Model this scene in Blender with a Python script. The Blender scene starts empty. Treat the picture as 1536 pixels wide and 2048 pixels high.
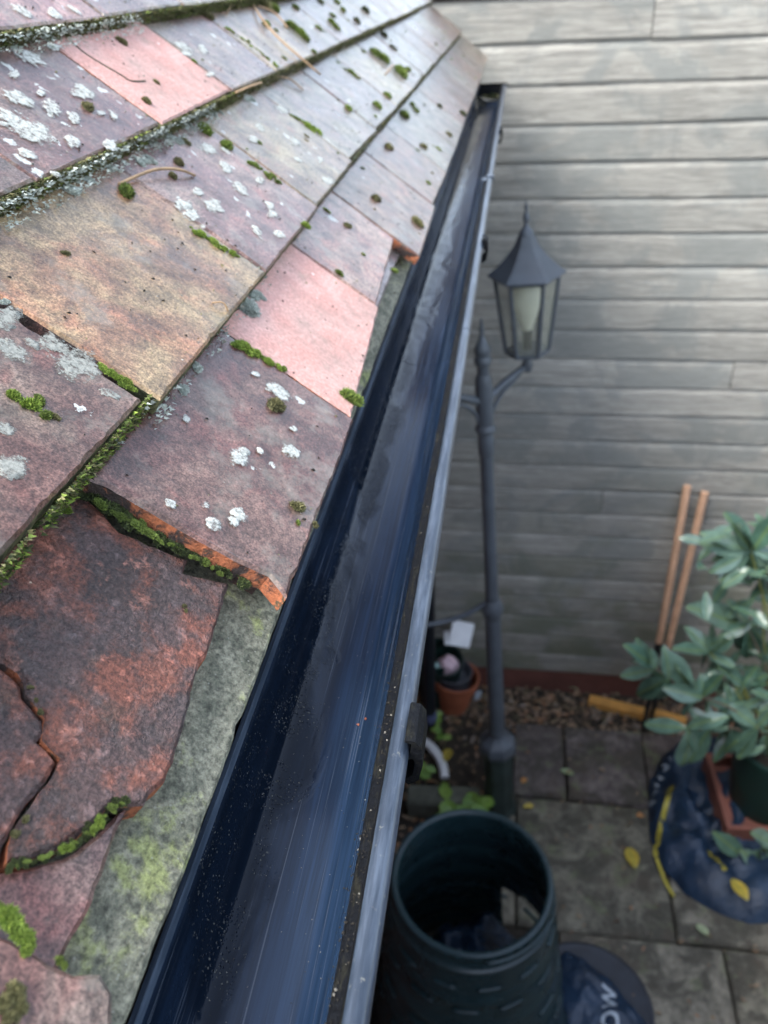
import bpy, bmesh, math, random
from mathutils import Vector, Matrix, noise
R = math.radians
rnd = random.Random(7)
scene = bpy.context.scene
COL = scene.collection

# ------------------------------------------------------------------ camera
HC = 3.128                                   # camera height above the yard
AX = Vector((0.98902882, 0.04129572, -0.14183323))   # world X in lens axes (right, down, forward)
AY = Vector((0.14092313, -0.55169906, 0.82205159))   # world Y (along the gutter)
AZ = Vector((-0.04430205, -0.83302029, -0.55146579)) # world Z
FPX = 1645.0
cam_d = bpy.data.cameras.new('camera'); cam = bpy.data.objects.new('camera', cam_d); COL.objects.link(cam)
right = Vector((AX.x, AY.x, AZ.x)); down = Vector((AX.y, AY.y, AZ.y)); fwd = Vector((AX.z, AY.z, AZ.z))
cam.matrix_world = Matrix(((right.x, -down.x, -fwd.x, 0), (right.y, -down.y, -fwd.y, 0), (right.z, -down.z, -fwd.z, HC), (0, 0, 0, 1)))
cam_d.sensor_fit = 'VERTICAL'; cam_d.sensor_height = 36.0; cam_d.sensor_width = 27.0
cam_d.lens = FPX / 2048 * 36.0
cam_d.clip_start = 0.01; cam_d.clip_end = 500
cam_d.dof.use_dof = True; cam_d.dof.focus_distance = 0.385; cam_d.dof.aperture_fstop = 11.0
scene.camera = cam

# ------------------------------------------------------------------ light
world = bpy.data.worlds.new('World'); scene.world = world; world.use_nodes = True
wn = world.node_tree; wn.nodes.clear()
sky = wn.nodes.new('ShaderNodeTexSky'); sky.sky_type = 'NISHITA'; sky.sun_disc = False
SUN_EL, SUN_AZ = R(51), R(-122)                # azimuth measured from +Y towards +X
sky.sun_elevation = SUN_EL; sky.sun_rotation = SUN_AZ
sky.air_density = 1.0; sky.dust_density = 2.0; sky.ozone_density = 1.0
hs = wn.nodes.new('ShaderNodeHueSaturation'); hs.inputs['Saturation'].default_value = 0.64
bg = wn.nodes.new('ShaderNodeBackground'); bg.inputs[1].default_value = 0.15
wo = wn.nodes.new('ShaderNodeOutputWorld')
wn.links.new(sky.outputs[0], hs.inputs['Color']); wn.links.new(hs.outputs[0], bg.inputs[0]); wn.links.new(bg.outputs[0], wo.inputs[0])
sd = bpy.data.lights.new('sun', 'SUN'); sd.energy = 1.5; sd.angle = R(35); sd.color = (1.0, 0.97, 0.93)
sun = bpy.data.objects.new('sun', sd); COL.objects.link(sun)
sdir = Vector((math.sin(SUN_AZ) * math.cos(SUN_EL), math.cos(SUN_AZ) * math.cos(SUN_EL), math.sin(SUN_EL)))
sun.rotation_euler = (-sdir).to_track_quat('-Z', 'Y').to_euler(); sun.location = (0, 0, 12)
vs = scene.view_settings; vs.view_transform = 'Standard'; vs.look = 'None'; vs.gamma = 1.0; vs.use_curve_mapping = False
vs.exposure = 1.95
scene.cycles.use_denoising = True
scene.cycles.max_bounces = 5; scene.cycles.diffuse_bounces = 3; scene.cycles.glossy_bounces = 3; scene.cycles.transparent_max_bounces = 6
scene.cycles.use_adaptive_sampling = True; scene.cycles.adaptive_threshold = 0.025

# ------------------------------------------------------------------ helpers
def ray(px, py):
    c = Vector((px - 768, py - 1024, FPX)); return Vector((AX.dot(c), AY.dot(c), AZ.dot(c)))
def on_plane(px, py, p0, n):
    r = ray(px, py); return r * (Vector(p0).dot(n) / r.dot(n))
UP = Vector((0, 0, HC))
def at_y(px, py, y): return on_plane(px, py, (0, y, 0), Vector((0, 1, 0))) + UP
def at_z(px, py, z): return on_plane(px, py, (0, 0, z - HC), Vector((0, 0, 1))) + UP
def new_obj(name, mesh, mats=None, parent=None):
    o = bpy.data.objects.new(name, mesh); COL.objects.link(o)
    if mats is not None and mesh is not None and not mesh.materials:
        for m in (mats if isinstance(mats, (list, tuple)) else [mats]): mesh.materials.append(m)
    if parent is not None:
        o.parent = parent; o.matrix_parent_inverse = parent.matrix_basis.inverted()
    return o
def tag(o, label=None, cat=None, group=None, kind=None):
    if label: o['label'] = label
    if cat: o['category'] = cat
    if group: o['group'] = group
    if kind: o['kind'] = kind
    return o
def empty(name, loc):
    o = bpy.data.objects.new(name, None); COL.objects.link(o); o.matrix_basis = Matrix.Translation(Vector(loc)); o.empty_display_size = 0.05
    return o
def mesh_of(name, vs_, fs, mi=None, smooth=False):
    m = bpy.data.meshes.new(name); m.from_pydata([tuple(v) for v in vs_], [], fs); m.update()
    if mi: m.polygons.foreach_set('material_index', mi)
    if smooth: m.polygons.foreach_set('use_smooth', [True] * len(m.polygons))
    return m
class MB:
    def __init__(s): s.v = []; s.f = []; s.m = []
    def add(s, vs_, fs, mi=0):
        b = len(s.v); s.v += [Vector(v) for v in vs_]; s.f += [tuple(i + b for i in f) for f in fs]; s.m += [mi] * len(fs)
    def box(s, lo, hi, mi=0, M=None):
        x0, y0, z0 = lo; x1, y1, z1 = hi
        vs_ = [Vector(p) for p in ((x0, y0, z0), (x1, y0, z0), (x1, y1, z0), (x0, y1, z0), (x0, y0, z1), (x1, y0, z1), (x1, y1, z1), (x0, y1, z1))]
        if M: vs_ = [M @ v for v in vs_]
        s.add(vs_, [(0, 3, 2, 1), (4, 5, 6, 7), (0, 1, 5, 4), (1, 2, 6, 5), (2, 3, 7, 6), (3, 0, 4, 7)], mi)
    def lathe(s, prof, n=24, mi=0, M=None, caps=True, ang0=0.0):
        vs_ = []; fs = []
        for r, z in prof:
            for i in range(n):
                a = ang0 + 2 * math.pi * i / n; vs_.append(Vector((r * math.cos(a), r * math.sin(a), z)))
        for k in range(len(prof) - 1):
            for i in range(n):
                j = (i + 1) % n; fs.append((k * n + i, k * n + j, (k + 1) * n + j, (k + 1) * n + i))
        if caps:
            fs.append(tuple(reversed(range(n)))); fs.append(tuple(range((len(prof) - 1) * n, len(prof) * n)))
        if M: vs_ = [M @ v for v in vs_]
        s.add(vs_, fs, mi)
    def tube(s, pts, rad, n=10, mi=0):
        pts = [Vector(p) for p in pts]; vs_ = []; fs = []; ref = None
        for k, p in enumerate(pts):
            t = (pts[min(k + 1, len(pts) - 1)] - pts[max(k - 1, 0)]).normalized()
            if ref is None: ref = t.orthogonal().normalized()
            ref = (ref - t * ref.dot(t)).normalized(); bi = t.cross(ref)
            r = rad[k] if isinstance(rad, (list, tuple)) else rad
            for i in range(n):
                a = 2 * math.pi * i / n; vs_.append(p + (ref * math.cos(a) + bi * math.sin(a)) * r)
        for k in range(len(pts) - 1):
            for i in range(n):
                j = (i + 1) % n; fs.append((k * n + i, k * n + j, (k + 1) * n + j, (k + 1) * n + i))
        fs.append(tuple(reversed(range(n)))); fs.append(tuple(range((len(pts) - 1) * n, len(pts) * n)))
        s.add(vs_, fs, mi)
    def build(s, name, mats, parent=None, smooth=False):
        return new_obj(name, mesh_of(name, s.v, s.f, s.m, smooth), mats, parent)
def smooth_by_angle(o, deg=35):
    m = o.data; m.polygons.foreach_set('use_smooth', [True] * len(m.polygons))
    bm = bmesh.new(); bm.from_mesh(m); c = R(deg)
    for e in bm.edges:
        if len(e.link_faces) == 2 and e.calc_face_angle(0) > c: e.smooth = False
    bm.to_mesh(m); bm.free(); return o
def spline(pts, n=8):
    P = [Vector(p) for p in pts]; out = []
    for i in range(len(P) - 1):
        p0 = P[max(i - 1, 0)]; p1 = P[i]; p2 = P[i + 1]; p3 = P[min(i + 2, len(P) - 1)]
        for k in range(n):
            t = k / n; out.append(0.5 * ((2 * p1) + (p2 - p0) * t + (2 * p0 - 5 * p1 + 4 * p2 - p3) * t * t + (3 * p1 - p0 - 3 * p2 + p3) * t ** 3))
    return out + [P[-1]]

# ------------------------------------------------------------------ materials
class NT:
    def __init__(s, name):
        s.mat = bpy.data.materials.new(name); s.mat.use_nodes = True; s.t = s.mat.node_tree
        s.b = s.t.nodes['Principled BSDF']; s._tc = None
    def n(s, ty, **kw):
        x = s.t.nodes.new(ty)
        for k, v in kw.items(): setattr(x, k, v)
        return x
    def put(s, sock, v):
        if hasattr(v, 'node'): s.t.links.new(v, sock)
        elif v is not None:
            if isinstance(v, (tuple, list)) and len(v) == 3 and sock.type == 'RGBA': v = (*v, 1)
            sock.default_value = v
    def coord(s, out='Object', scale=None, off=None):
        if s._tc is None: s._tc = s.n('ShaderNodeTexCoord')
        o = s._tc.outputs[out]
        if off is not None:
            va = s.n('ShaderNodeVectorMath', operation='ADD'); s.put(va.inputs[0], o); s.put(va.inputs[1], off); o = va.outputs[0]
        if scale is not None:
            vm = s.n('ShaderNodeVectorMath', operation='MULTIPLY'); s.put(vm.inputs[0], o); vm.inputs[1].default_value = scale if isinstance(scale, tuple) else (scale,) * 3; o = vm.outputs[0]
        return o
    def noise(s, vec, scale, detail=4, rough=0.55, dist=0.0, out=0):
        x = s.n('ShaderNodeTexNoise'); s.put(x.inputs['Vector'], vec); s.put(x.inputs['Scale'], scale); x.inputs['Detail'].default_value = detail
        x.inputs['Roughness'].default_value = rough; x.inputs['Distortion'].default_value = dist
        return x.outputs[out]
    def vor(s, vec, scale, feature='F1', out='Distance', rand=1.0):
        x = s.n('ShaderNodeTexVoronoi', feature=feature); s.put(x.inputs['Vector'], vec); x.inputs['Scale'].default_value = scale; x.inputs['Randomness'].default_value = rand
        return x.outputs[out]
    def ramp(s, v, *stops, interp='LINEAR'):
        x = s.n('ShaderNodeValToRGB'); s.put(x.inputs[0], v); cr = x.color_ramp; cr.interpolation = interp
        while len(cr.elements) < len(stops): cr.elements.new(0.5)
        for e, (p, c) in zip(cr.elements, stops):
            e.position = p; e.color = (c, c, c, 1) if isinstance(c, (int, float)) else (*c, 1)
        return x.outputs[0]
    def step(s, v, a, b):
        x = s.n('ShaderNodeMapRange', interpolation_type='SMOOTHSTEP'); s.put(x.inputs[0], v); s.put(x.inputs[1], a); s.put(x.inputs[2], b); return x.outputs[0]
    def math(s, op, a, b=None, clamp=False):
        x = s.n('ShaderNodeMath', operation=op, use_clamp=clamp); s.put(x.inputs[0], a)
        if b is not None: s.put(x.inputs[1], b)
        return x.outputs[0]
    def mix(s, f, a, b, mode='MIX'):
        x = s.n('ShaderNodeMix', data_type='RGBA', blend_type=mode); s.put(x.inputs[0], f); s.put(x.inputs[6], a); s.put(x.inputs[7], b); return x.outputs[2]
    def attr(s, name, out='Fac', ty='OBJECT'):
        x = s.n('ShaderNodeAttribute', attribute_type=ty, attribute_name=name); return x.outputs[out]
    def bump(s, h, strength=0.5, dist=0.001, nrm=None):
        x = s.n('ShaderNodeBump'); s.put(x.inputs['Height'], h); x.inputs['Strength'].default_value = strength; x.inputs['Distance'].default_value = dist
        if nrm is not None: s.put(x.inputs['Normal'], nrm)
        return x.outputs[0]
    def done(s, col=None, rough=None, nrm=None, **kw):
        if col is not None: s.put(s.b.inputs['Base Color'], col)
        if rough is not None: s.put(s.b.inputs['Roughness'], rough)
        if nrm is not None: s.put(s.b.inputs['Normal'], nrm)
        for k, v in kw.items(): s.put(s.b.inputs[k.replace('_', ' ')], v)
        return s.mat
M = {}
def simple(name, col, rough=0.6, var=0.25, scale=8, bump=0.0, bd=0.002, **kw):
    t = NT(name); c = t.coord(); f = t.noise(c, scale, 5, 0.6)
    k = t.ramp(f, (0.3, 1 - var), (0.7, 1 + var)); cc = t.mix(1.0, (*col,), k, 'MULTIPLY')
    rr = t.math('ADD', t.math('MULTIPLY', f, 0.2), rough - 0.1)
    M[name] = t.done(cc, rr, t.bump(t.noise(c, scale * 6, 5), bump, bd) if bump else None, **kw); return M[name]

def mat_tile_face():
    t = NT('tile_face'); seed = t.attr('seed'); sv = t.n('ShaderNodeCombineXYZ')
    for i in range(3): t.put(sv.inputs[i], t.math('MULTIPLY', seed, (7.3, 3.1, 5.7)[i]))
    c = t.coord(off=sv.outputs[0]); tint = t.attr('tint', 'Vector')
    big = t.noise(c, 14, 4, 0.6, 0.6); mid = t.noise(c, 45, 5, 0.65, 0.4); fine = t.noise(c, 420, 4, 0.7)
    # kiln mottling: maroon / blue grey / buff patches round the tile's own tint
    v = t.mix(t.step(big, 0.40, 0.60), t.mix(1.0, tint, (0.86, 0.68, 0.66), 'MULTIPLY'), t.mix(1.0, tint, (1.28, 1.30, 1.22), 'MULTIPLY'))
    warm = t.step(t.noise(c, 24, 4, 0.6, 0.6), 0.54, 0.68)
    v = t.mix(t.math('MULTIPLY', warm, 0.55), v, t.mix(1.0, tint, (1.35, 0.80, 0.76), 'MULTIPLY'))
    v = t.mix(1.0, v, t.ramp(mid, (0.34, 0.55), (0.66, 1.42)), 'MULTIPLY')
    grain = t.noise(c, 900, 2, 0.6)
    v = t.mix(1.0, v, t.ramp(fine, (0.36, 0.55), (0.64, 1.45)), 'MULTIPLY'); v = t.mix(1.0, v, t.ramp(grain, (0.34, 0.62), (0.66, 1.38)), 'MULTIPLY')
    film = t.math('MULTIPLY', t.step(t.noise(c, 26, 6, 0.7), 0.50, 0.66), 0.5); v = t.mix(film, v, t.mix(mid, (0.17, 0.155, 0.12), (0.31, 0.29, 0.24)))
    st = t.n('ShaderNodeVectorMath', operation='MULTIPLY'); t.put(st.inputs[0], c); st.inputs[1].default_value = (70, 9, 20)
    run_ = t.math('MULTIPLY', t.step(t.noise(st.outputs[0], 1.0, 5, 0.65), 0.55, 0.72), 0.45); v = t.mix(run_, v, (0.055, 0.05, 0.045))
    # algae film
    al = t.attr('olive'); am = t.math('MULTIPLY', t.step(t.noise(c, 17, 6, 0.68, 0.3), t.math('SUBTRACT', 0.72, t.math('MULTIPLY', al, 0.42)), 0.86), t.ramp(fine, (0.3, 0.35), (0.65, 1.0)))
    v = t.mix(t.math('MULTIPLY', am, 0.85), v, t.mix(mid, (0.20, 0.20, 0.10), (0.42, 0.39, 0.24)))
    # grey green dust film spots
    # crust lichen: warped cells cut by patch noise
    wv = t.n('ShaderNodeVectorMath', operation='ADD'); nz = t.n('ShaderNodeVectorMath', operation='SCALE')
    t.put(nz.inputs[0], t.noise(c, 60, 5, 0.7, 0, out=1)); nz.inputs['Scale'].default_value = 0.022
    t.put(wv.inputs[0], c); t.put(wv.inputs[1], nz.outputs[0])
    sp = t.attr('spots')
    def spots(scale, thr, amount):
        dist = t.vor(wv.outputs[0], scale); cell = t.vor(wv.outputs[0], scale, out='Color')
        sx = t.n('ShaderNodeSeparateColor'); t.put(sx.inputs[0], cell)
        keep = t.math('LESS_THAN', sx.outputs[0], t.math('MULTIPLY', sp, amount))
        rad = t.math('ADD', t.math('MULTIPLY', sx.outputs[1], thr), 0.06)
        edge = t.math('SUBTRACT', rad, dist)
        return t.math('MULTIPLY', t.step(edge, 0.0, 0.05), keep)
    L = t.math('MAXIMUM', spots(26, 0.26, 0.45), spots(75, 0.30, 0.5))
    L = t.math('MULTIPLY', L, t.ramp(fine, (0.3, 0.45), (0.6, 1.0)))
    v = t.mix(L, v, t.mix(mid, (0.46, 0.50, 0.44), (0.80, 0.80, 0.74)))
    dk = t.step(t.vor(c, 210), 0.10, 0.03); v = t.mix(t.math('MULTIPLY', dk, 0.6), v, (0.02, 0.02, 0.018))
    rough = t.math('ADD', t.math('MULTIPLY', L, 0.3), t.ramp(big, (0.3, 0.27), (0.7, 0.48)))
    h = t.math('ADD', t.math('MULTIPLY', fine, 0.5), t.math('ADD', t.math('MULTIPLY', mid, 1.2), t.math('MULTIPLY', L, 0.8)))
    b1 = t.bump(t.noise(c, 9, 2), 0.35, 0.01)
    M['tile_face'] = t.done(v, rough, t.bump(h, 0.6, 0.0011, b1), Specular_IOR_Level=0.28, Coat_Weight=0.5, Coat_Roughness=0.2)
mat_tile_face()
def mat_spalled():
    t = NT('tile_spalled'); c = t.coord(); a = t.noise(c, 30, 5, 0.6); f = t.noise(c, 350, 4, 0.7)
    v = t.mix(t.step(a, 0.35, 0.7), (0.56, 0.30, 0.25), (0.66, 0.41, 0.355))
    v = t.mix(1.0, v, t.ramp(f, (0.36, 0.78), (0.64, 1.18)), 'MULTIPLY'); dirt = t.step(t.noise(c, 14, 7, 0.75), 0.45, 0.70); v = t.mix(t.math('MULTIPLY', dirt, 0.75), v, (0.27, 0.20, 0.165)); grn = t.step(t.noise(c, 55, 5, 0.7), 0.60, 0.74); v = t.mix(t.math('MULTIPLY', grn, 0.4), v, (0.40, 0.37, 0.27))
    pit = t.math('MULTIPLY', t.step(t.vor(c, 95), 0.13, 0.04), t.step(a, 0.5, 0.6)); v = t.mix(pit, v, (0.09, 0.06, 0.05))
    wh = t.math('MULTIPLY', t.step(t.vor(c, 60), 0.12, 0.05), t.step(a, 0.46, 0.4)); v = t.mix(wh, v, (0.8, 0.74, 0.68))
    M['tile_spalled'] = t.done(v, 0.75, t.bump(t.math('SUBTRACT', f, pit), 0.5, 0.0012))
mat_spalled()
def mat_broken():
    t = NT('tile_broken'); c = t.coord(); a = t.noise(c, 20, 7, 0.75, 0.15); b = t.noise(c, 85, 6, 0.75, 0.1); f = t.noise(c, 420, 4, 0.7)
    v = t.mix(t.step(a, 0.44, 0.56), (0.088, 0.058, 0.052), (0.30, 0.105, 0.066))
    v = t.mix(t.math('MULTIPLY', t.step(b, 0.52, 0.64), 0.8), v, (0.30, 0.125, 0.085))
    v = t.mix(t.math('MULTIPLY', t.step(t.noise(c, 30, 5, 0.65), 0.44, 0.58), 0.85), v, (0.125, 0.090, 0.086))
    gr = t.step(t.noise(c, 12, 4, 0.6), 0.60, 0.72); v = t.mix(t.math('MULTIPLY', gr, 0.7), v, (0.16, 0.145, 0.11))
    v = t.mix(1.0, v, t.ramp(f, (0.36, 0.5), (0.64, 1.55)), 'MULTIPLY'); chip = t.step(t.vor(c, 34, 'DISTANCE_TO_EDGE'), 0.0, 0.10)
    wh = t.step(t.vor(c, 70), 0.075, 0.04); v = t.mix(t.math('MULTIPLY', wh, t.step(b, 0.52, 0.58)), v, (0.70, 0.55, 0.40))
    h = t.math('ADD', t.math('MULTIPLY', t.step(b, 0.40, 0.60), 1.0), t.math('ADD', t.math('MULTIPLY', f, 0.5), t.math('MULTIPLY', t.step(a, 0.44, 0.56), 1.2)))
    M['tile_broken'] = t.done(v, 0.6, t.bump(h, 1.0, 0.0034), Coat_Weight=0.25, Coat_Roughness=0.35)
mat_broken()
def mat_edge(name, c1, c2, c3, thr):
    t = NT(name); c = t.coord(); a = t.noise(c, 55, 6, 0.7, 0.4); f = t.noise(c, 300, 4, 0.7); g = t.noise(c, 120, 5, 0.7)
    v = t.mix(t.step(a, thr, thr + 0.12), c1, c2); v = t.mix(t.math('MULTIPLY', t.step(g, 0.56, 0.66), 0.9), v, c3)
    v = t.mix(1.0, v, t.ramp(f, (0.28, 0.6), (0.72, 1.4)), 'MULTIPLY')
    M[name] = t.done(v, 0.85, t.bump(t.math('ADD', g, f), 0.9, 0.0025))
mat_edge('tile_edge', (0.05, 0.035, 0.03), (0.40, 0.13, 0.055), (0.055, 0.06, 0.035), 0.42)
mat_edge('tile_edge_mossy', (0.055, 0.06, 0.028), (0.15, 0.15, 0.065), (0.03, 0.035, 0.02), 0.45)
mat_edge('tile_edge_dark', (0.05, 0.032, 0.03), (0.12, 0.055, 0.045), (0.05, 0.05, 0.04), 0.5)
def mat_eaves():
    t = NT('eaves_board'); c = t.coord(); a = t.noise(c, 16, 6, 0.68, 0.5); f = t.noise(c, 330, 5, 0.75); g = t.noise(c, 75, 6, 0.72)
    v = t.mix(t.step(g, 0.3, 0.7), (0.075, 0.08, 0.055), (0.26, 0.25, 0.18))
    v = t.mix(t.math('MULTIPLY', t.step(t.math('ADD', t.math('MULTIPLY', a, 0.7), t.math('MULTIPLY', g, 0.3)), 0.54, 0.62), 0.75), v, (0.24, 0.27, 0.085))
    v = t.mix(1.0, v, t.ramp(f, (0.37, 0.45), (0.63, 1.65)), 'MULTIPLY'); v = t.mix(t.math('MULTIPLY', t.step(t.vor(c, 240), 0.16, 0.06), 0.6), v, (0.34, 0.34, 0.28))
    M['eaves_board'] = t.done(v, 0.8, t.bump(t.math('ADD', g, t.math('MULTIPLY', f, 0.7)), 0.9, 0.002))
mat_eaves()
def mat_moss(name, a, b):
    t = NT(name); oi = t.n('ShaderNodeObjectInfo'); sh_ = t.attr('shade', 'Fac', 'GEOMETRY'); f = t.noise(t.coord('Object'), 300, 3, 0.6)
    v = t.mix(t.math('ADD', t.math('MULTIPLY', sh_, 0.75), t.math('MULTIPLY', f, 0.25)), a, b); v = t.mix(1.0, v, t.ramp(oi.outputs['Random'], (0.0, 0.75), (1.0, 1.2)), 'MULTIPLY')
    M[name] = t.done(v, 0.85)
mat_moss('moss', (0.035, 0.055, 0.010), (0.27, 0.36, 0.07)); mat_moss('moss_bright', (0.05, 0.09, 0.012), (0.34, 0.46, 0.07))
mat_moss('moss_dark', (0.010, 0.016, 0.007), (0.10, 0.13, 0.035)); mat_moss('moss_olive', (0.045, 0.045, 0.018), (0.32, 0.30, 0.13)); mat_moss('lichen_mint', (0.25, 0.29, 0.24), (0.72, 0.76, 0.68))
def mat_lichen(name, a, b):
    t = NT(name); c = t.coord(); g = t.n('ShaderNodeNewGeometry'); p = g.outputs['Position']; ln = t.n('ShaderNodeVectorMath', operation='LENGTH'); t.put(ln.inputs[0], c)
    r = t.math('MULTIPLY', ln.outputs['Value'], 72.0); n1 = t.noise(p, 95, 3, 0.6); n2 = t.noise(p, 330, 4, 0.75)
    e = t.math('ADD', r, t.math('ADD', t.math('MULTIPLY', t.math('SUBTRACT', n1, 0.5), 1.9), t.math('MULTIPLY', t.math('SUBTRACT', n2, 0.5), 1.7)))
    f = t.noise(p, 600, 3, 0.7); al = t.math('MULTIPLY', t.step(e, 0.98, 0.55), t.ramp(t.noise(p, 260, 4, 0.75), (0.34, 0.25), (0.52, 0.95)))
    v = t.mix(t.step(f, 0.35, 0.65), a, b)
    M[name] = t.done(v, 0.9, t.bump(f, 0.5, 0.0008), Alpha=al)
mat_lichen('lichen_white', (0.38, 0.40, 0.35), (0.64, 0.65, 0.59)); mat_lichen('lichen_grey', (0.24, 0.25, 0.22), (0.38, 0.38, 0.33))
def mat_gutter():
    t = NT('gutter_plastic'); c = t.coord(); st = t.coord(scale=(60, 1.6, 30))
    streak = t.noise(st, 3.0, 6, 0.7, 0.3); hair = t.noise(t.coord(scale=(420, 2.2, 200)), 2.0, 3, 0.6)
    patch = t.noise(t.coord(scale=(1.0, 0.4, 0.6)), 30, 4, 0.55, 0.6); fine = t.noise(c, 160, 5, 0.65)
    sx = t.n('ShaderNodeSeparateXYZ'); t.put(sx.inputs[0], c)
    back = t.step(sx.outputs[0], -0.074, -0.106)            # wetter on the house side; also paints the overhang's shade into the film
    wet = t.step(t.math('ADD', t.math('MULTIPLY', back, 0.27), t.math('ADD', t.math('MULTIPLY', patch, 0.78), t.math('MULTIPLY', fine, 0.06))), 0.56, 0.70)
    sky_film = t.math('MULTIPLY', t.math('MULTIPLY', t.math('ADD', t.math('MULTIPLY', t.step(streak, 0.36, 0.66), 0.6), 0.4), t.math('SUBTRACT', 1.0, t.math('MULTIPLY', back, 0.7))), t.math('SUBTRACT', 1.0, t.math('MULTIPLY', wet, 0.6)))
    v = t.mix(sky_film, (0.003, 0.005, 0.009), (0.022, 0.046, 0.092))  # dust film whose blue is sky light painted into the colour
    scr = t.math('MULTIPLY', t.step(hair, 0.60, 0.66), t.math('SUBTRACT', 1.0, wet)); v = t.mix(t.math('MULTIPLY', scr, 0.5), v, (0.12, 0.14, 0.17))
    drop = t.vor(c, 620); dm = t.math('MULTIPLY', t.step(drop, 0.42, 0.12), t.math('MULTIPLY', wet, t.step(t.noise(c, 38, 3), 0.44, 0.54)))
    pk = t.math('MULTIPLY', dm, t.step(t.noise(c, 500, 2), 0.52, 0.6)); v = t.mix(t.math('MULTIPLY', pk, 0.55), v, (0.20, 0.20, 0.17))
    rough = t.math('ADD', t.math('MULTIPLY', sky_film, 0.12), t.ramp(wet, (0.0, 0.15), (1.0, 0.07)))
    h = t.math('ADD', t.math('MULTIPLY', wet, 0.7), t.math('ADD', t.math('MULTIPLY', dm, 0.8), t.math('MULTIPLY', fine, 0.05)))
    b0 = t.bump(t.noise(t.coord(scale=(12, 3, 12)), 1.0, 2), 0.12, 0.006)
    M['gutter_plastic'] = t.done(v, rough, t.bump(h, 0.5, 0.0008, b0), Specular_IOR_Level=t.ramp(wet, (0.0, 0.34), (1.0, 0.18)))
    t = NT('gutter_lip'); c = t.coord(); w = t.noise(t.coord(scale=(80, 6, 80)), 2, 5, 0.7); g = t.noise(c, 260, 5, 0.7)
    v = t.mix(t.step(w, 0.4, 0.7), (0.022, 0.032, 0.048), (0.07, 0.092, 0.125)); v = t.mix(t.math('MULTIPLY', t.step(g, 0.62, 0.7), 0.5), v, (0.20, 0.20, 0.17))
    M['gutter_lip'] = t.done(v, 0.28, t.bump(g, 0.25, 0.0006))
    t = NT('gutter_ledge'); c = t.coord(); g = t.noise(t.coord(scale=(200, 40, 200)), 2, 6, 0.75); f = t.noise(c, 500, 4, 0.7)
    v = t.mix(t.step(g, 0.5, 0.62), (0.005, 0.006, 0.008), (0.016, 0.016, 0.012)); v = t.mix(1.0, v, t.ramp(f, (0.3, 0.5), (0.7, 1.6)), 'MULTIPLY')
    M['gutter_ledge'] = t.done(v, 0.6, t.bump(t.math('ADD', g, f), 0.8, 0.0012), Specular_IOR_Level=0.12)
mat_gutter()
simple('grit', (0.016, 0.014, 0.010), 0.9, 0.6, 90); simple('grit_pale', (0.20, 0.19, 0.16), 0.8, 0.4, 90)
def mat_board():
    t = NT('weathered_board'); seed = t.attr('seed'); cx = t.n('ShaderNodeCombineXYZ'); t.put(cx.inputs[0], t.math('MULTIPLY', seed, 9.0)); t.put(cx.inputs[2], t.math('MULTIPLY', seed, 3.0))
    va = t.coord(off=cx.outputs[0]); vm = t.n('ShaderNodeVectorMath', operation='MULTIPLY'); t.put(vm.inputs[0], va); vm.inputs[1].default_value = (1.6, 8, 26)
    g = t.noise(vm.outputs[0], 2.2, 7, 0.72, 1.6); big = t.noise(va, 3.1, 6, 0.68, 0.9); f = t.noise(vm.outputs[0], 14, 4, 0.6)
    tint = t.attr('tint', 'Vector')
    v = t.mix(1.0, tint, t.ramp(g, (0.36, 0.62), (0.64, 1.25)), 'MULTIPLY')
    v = t.mix(t.math('MULTIPLY', t.step(big, 0.47, 0.58), 0.7), v, t.mix(1.0, tint, (0.66, 0.72, 0.76), 'MULTIPLY'))
    v = t.mix(1.0, v, t.ramp(f, (0.3, 0.85), (0.7, 1.15)), 'MULTIPLY')
    pale = t.step(t.noise(vm.outputs[0], 3.0, 5, 0.7, 1.5), 0.64, 0.72); v = t.mix(t.math('MULTIPLY', pale, 0.35), v, (0.45, 0.45, 0.41))
    sz = t.n('ShaderNodeSeparateXYZ'); geo = t.n('ShaderNodeNewGeometry'); t.put(sz.inputs[0], geo.outputs['Position'])
    low = t.step(sz.outputs[2], 1.7, 0.1); al = t.math('MULTIPLY', low, t.step(t.noise(va, 3.1, 5, 0.6), 0.42, 0.62))
    v = t.mix(t.math('MULTIPLY', al, 0.6), v, (0.11, 0.125, 0.055))
    M['weathered_board'] = t.done(v, 0.75, t.bump(t.math('ADD', g, f), 0.5, 0.003))
mat_board()
def mat_slab():
    t = NT('paving_slab'); seed = t.attr('seed'); cx = t.n('ShaderNodeCombineXYZ'); t.put(cx.inputs[0], t.math('MULTIPLY', seed, 5.0)); t.put(cx.inputs[1], t.math('MULTIPLY', seed, 2.0))
    c = t.coord(off=cx.outputs[0]); a = t.noise(c, 7, 6, 0.68, 0.5); b = t.noise(c, 22, 6, 0.7); f = t.noise(c, 120, 4, 0.7); tint = t.attr('tint', 'Vector')
    v = t.mix(1.0, tint, t.ramp(b, (0.38, 0.62), (0.62, 1.35)), 'MULTIPLY')
    v = t.mix(t.math('MULTIPLY', t.step(a, 0.44, 0.58), 0.8), v, (0.05, 0.047, 0.034)); v = t.mix(t.math('MULTIPLY', t.step(t.noise(c, 3.2, 5, 0.7), 0.48, 0.66), 0.6), v, (0.085, 0.065, 0.045))
    v = t.mix(t.math('MULTIPLY', t.step(t.noise(c, 11, 5, 0.65), 0.54, 0.66), 0.6), v, (0.13, 0.15, 0.075))
    v = t.mix(1.0, v, t.ramp(f, (0.3, 0.7), (0.7, 1.3)), 'MULTIPLY')
    M['paving_slab'] = t.done(v, 0.75, t.bump(t.math('ADD', b, f), 0.5, 0.004))
mat_slab()
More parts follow.
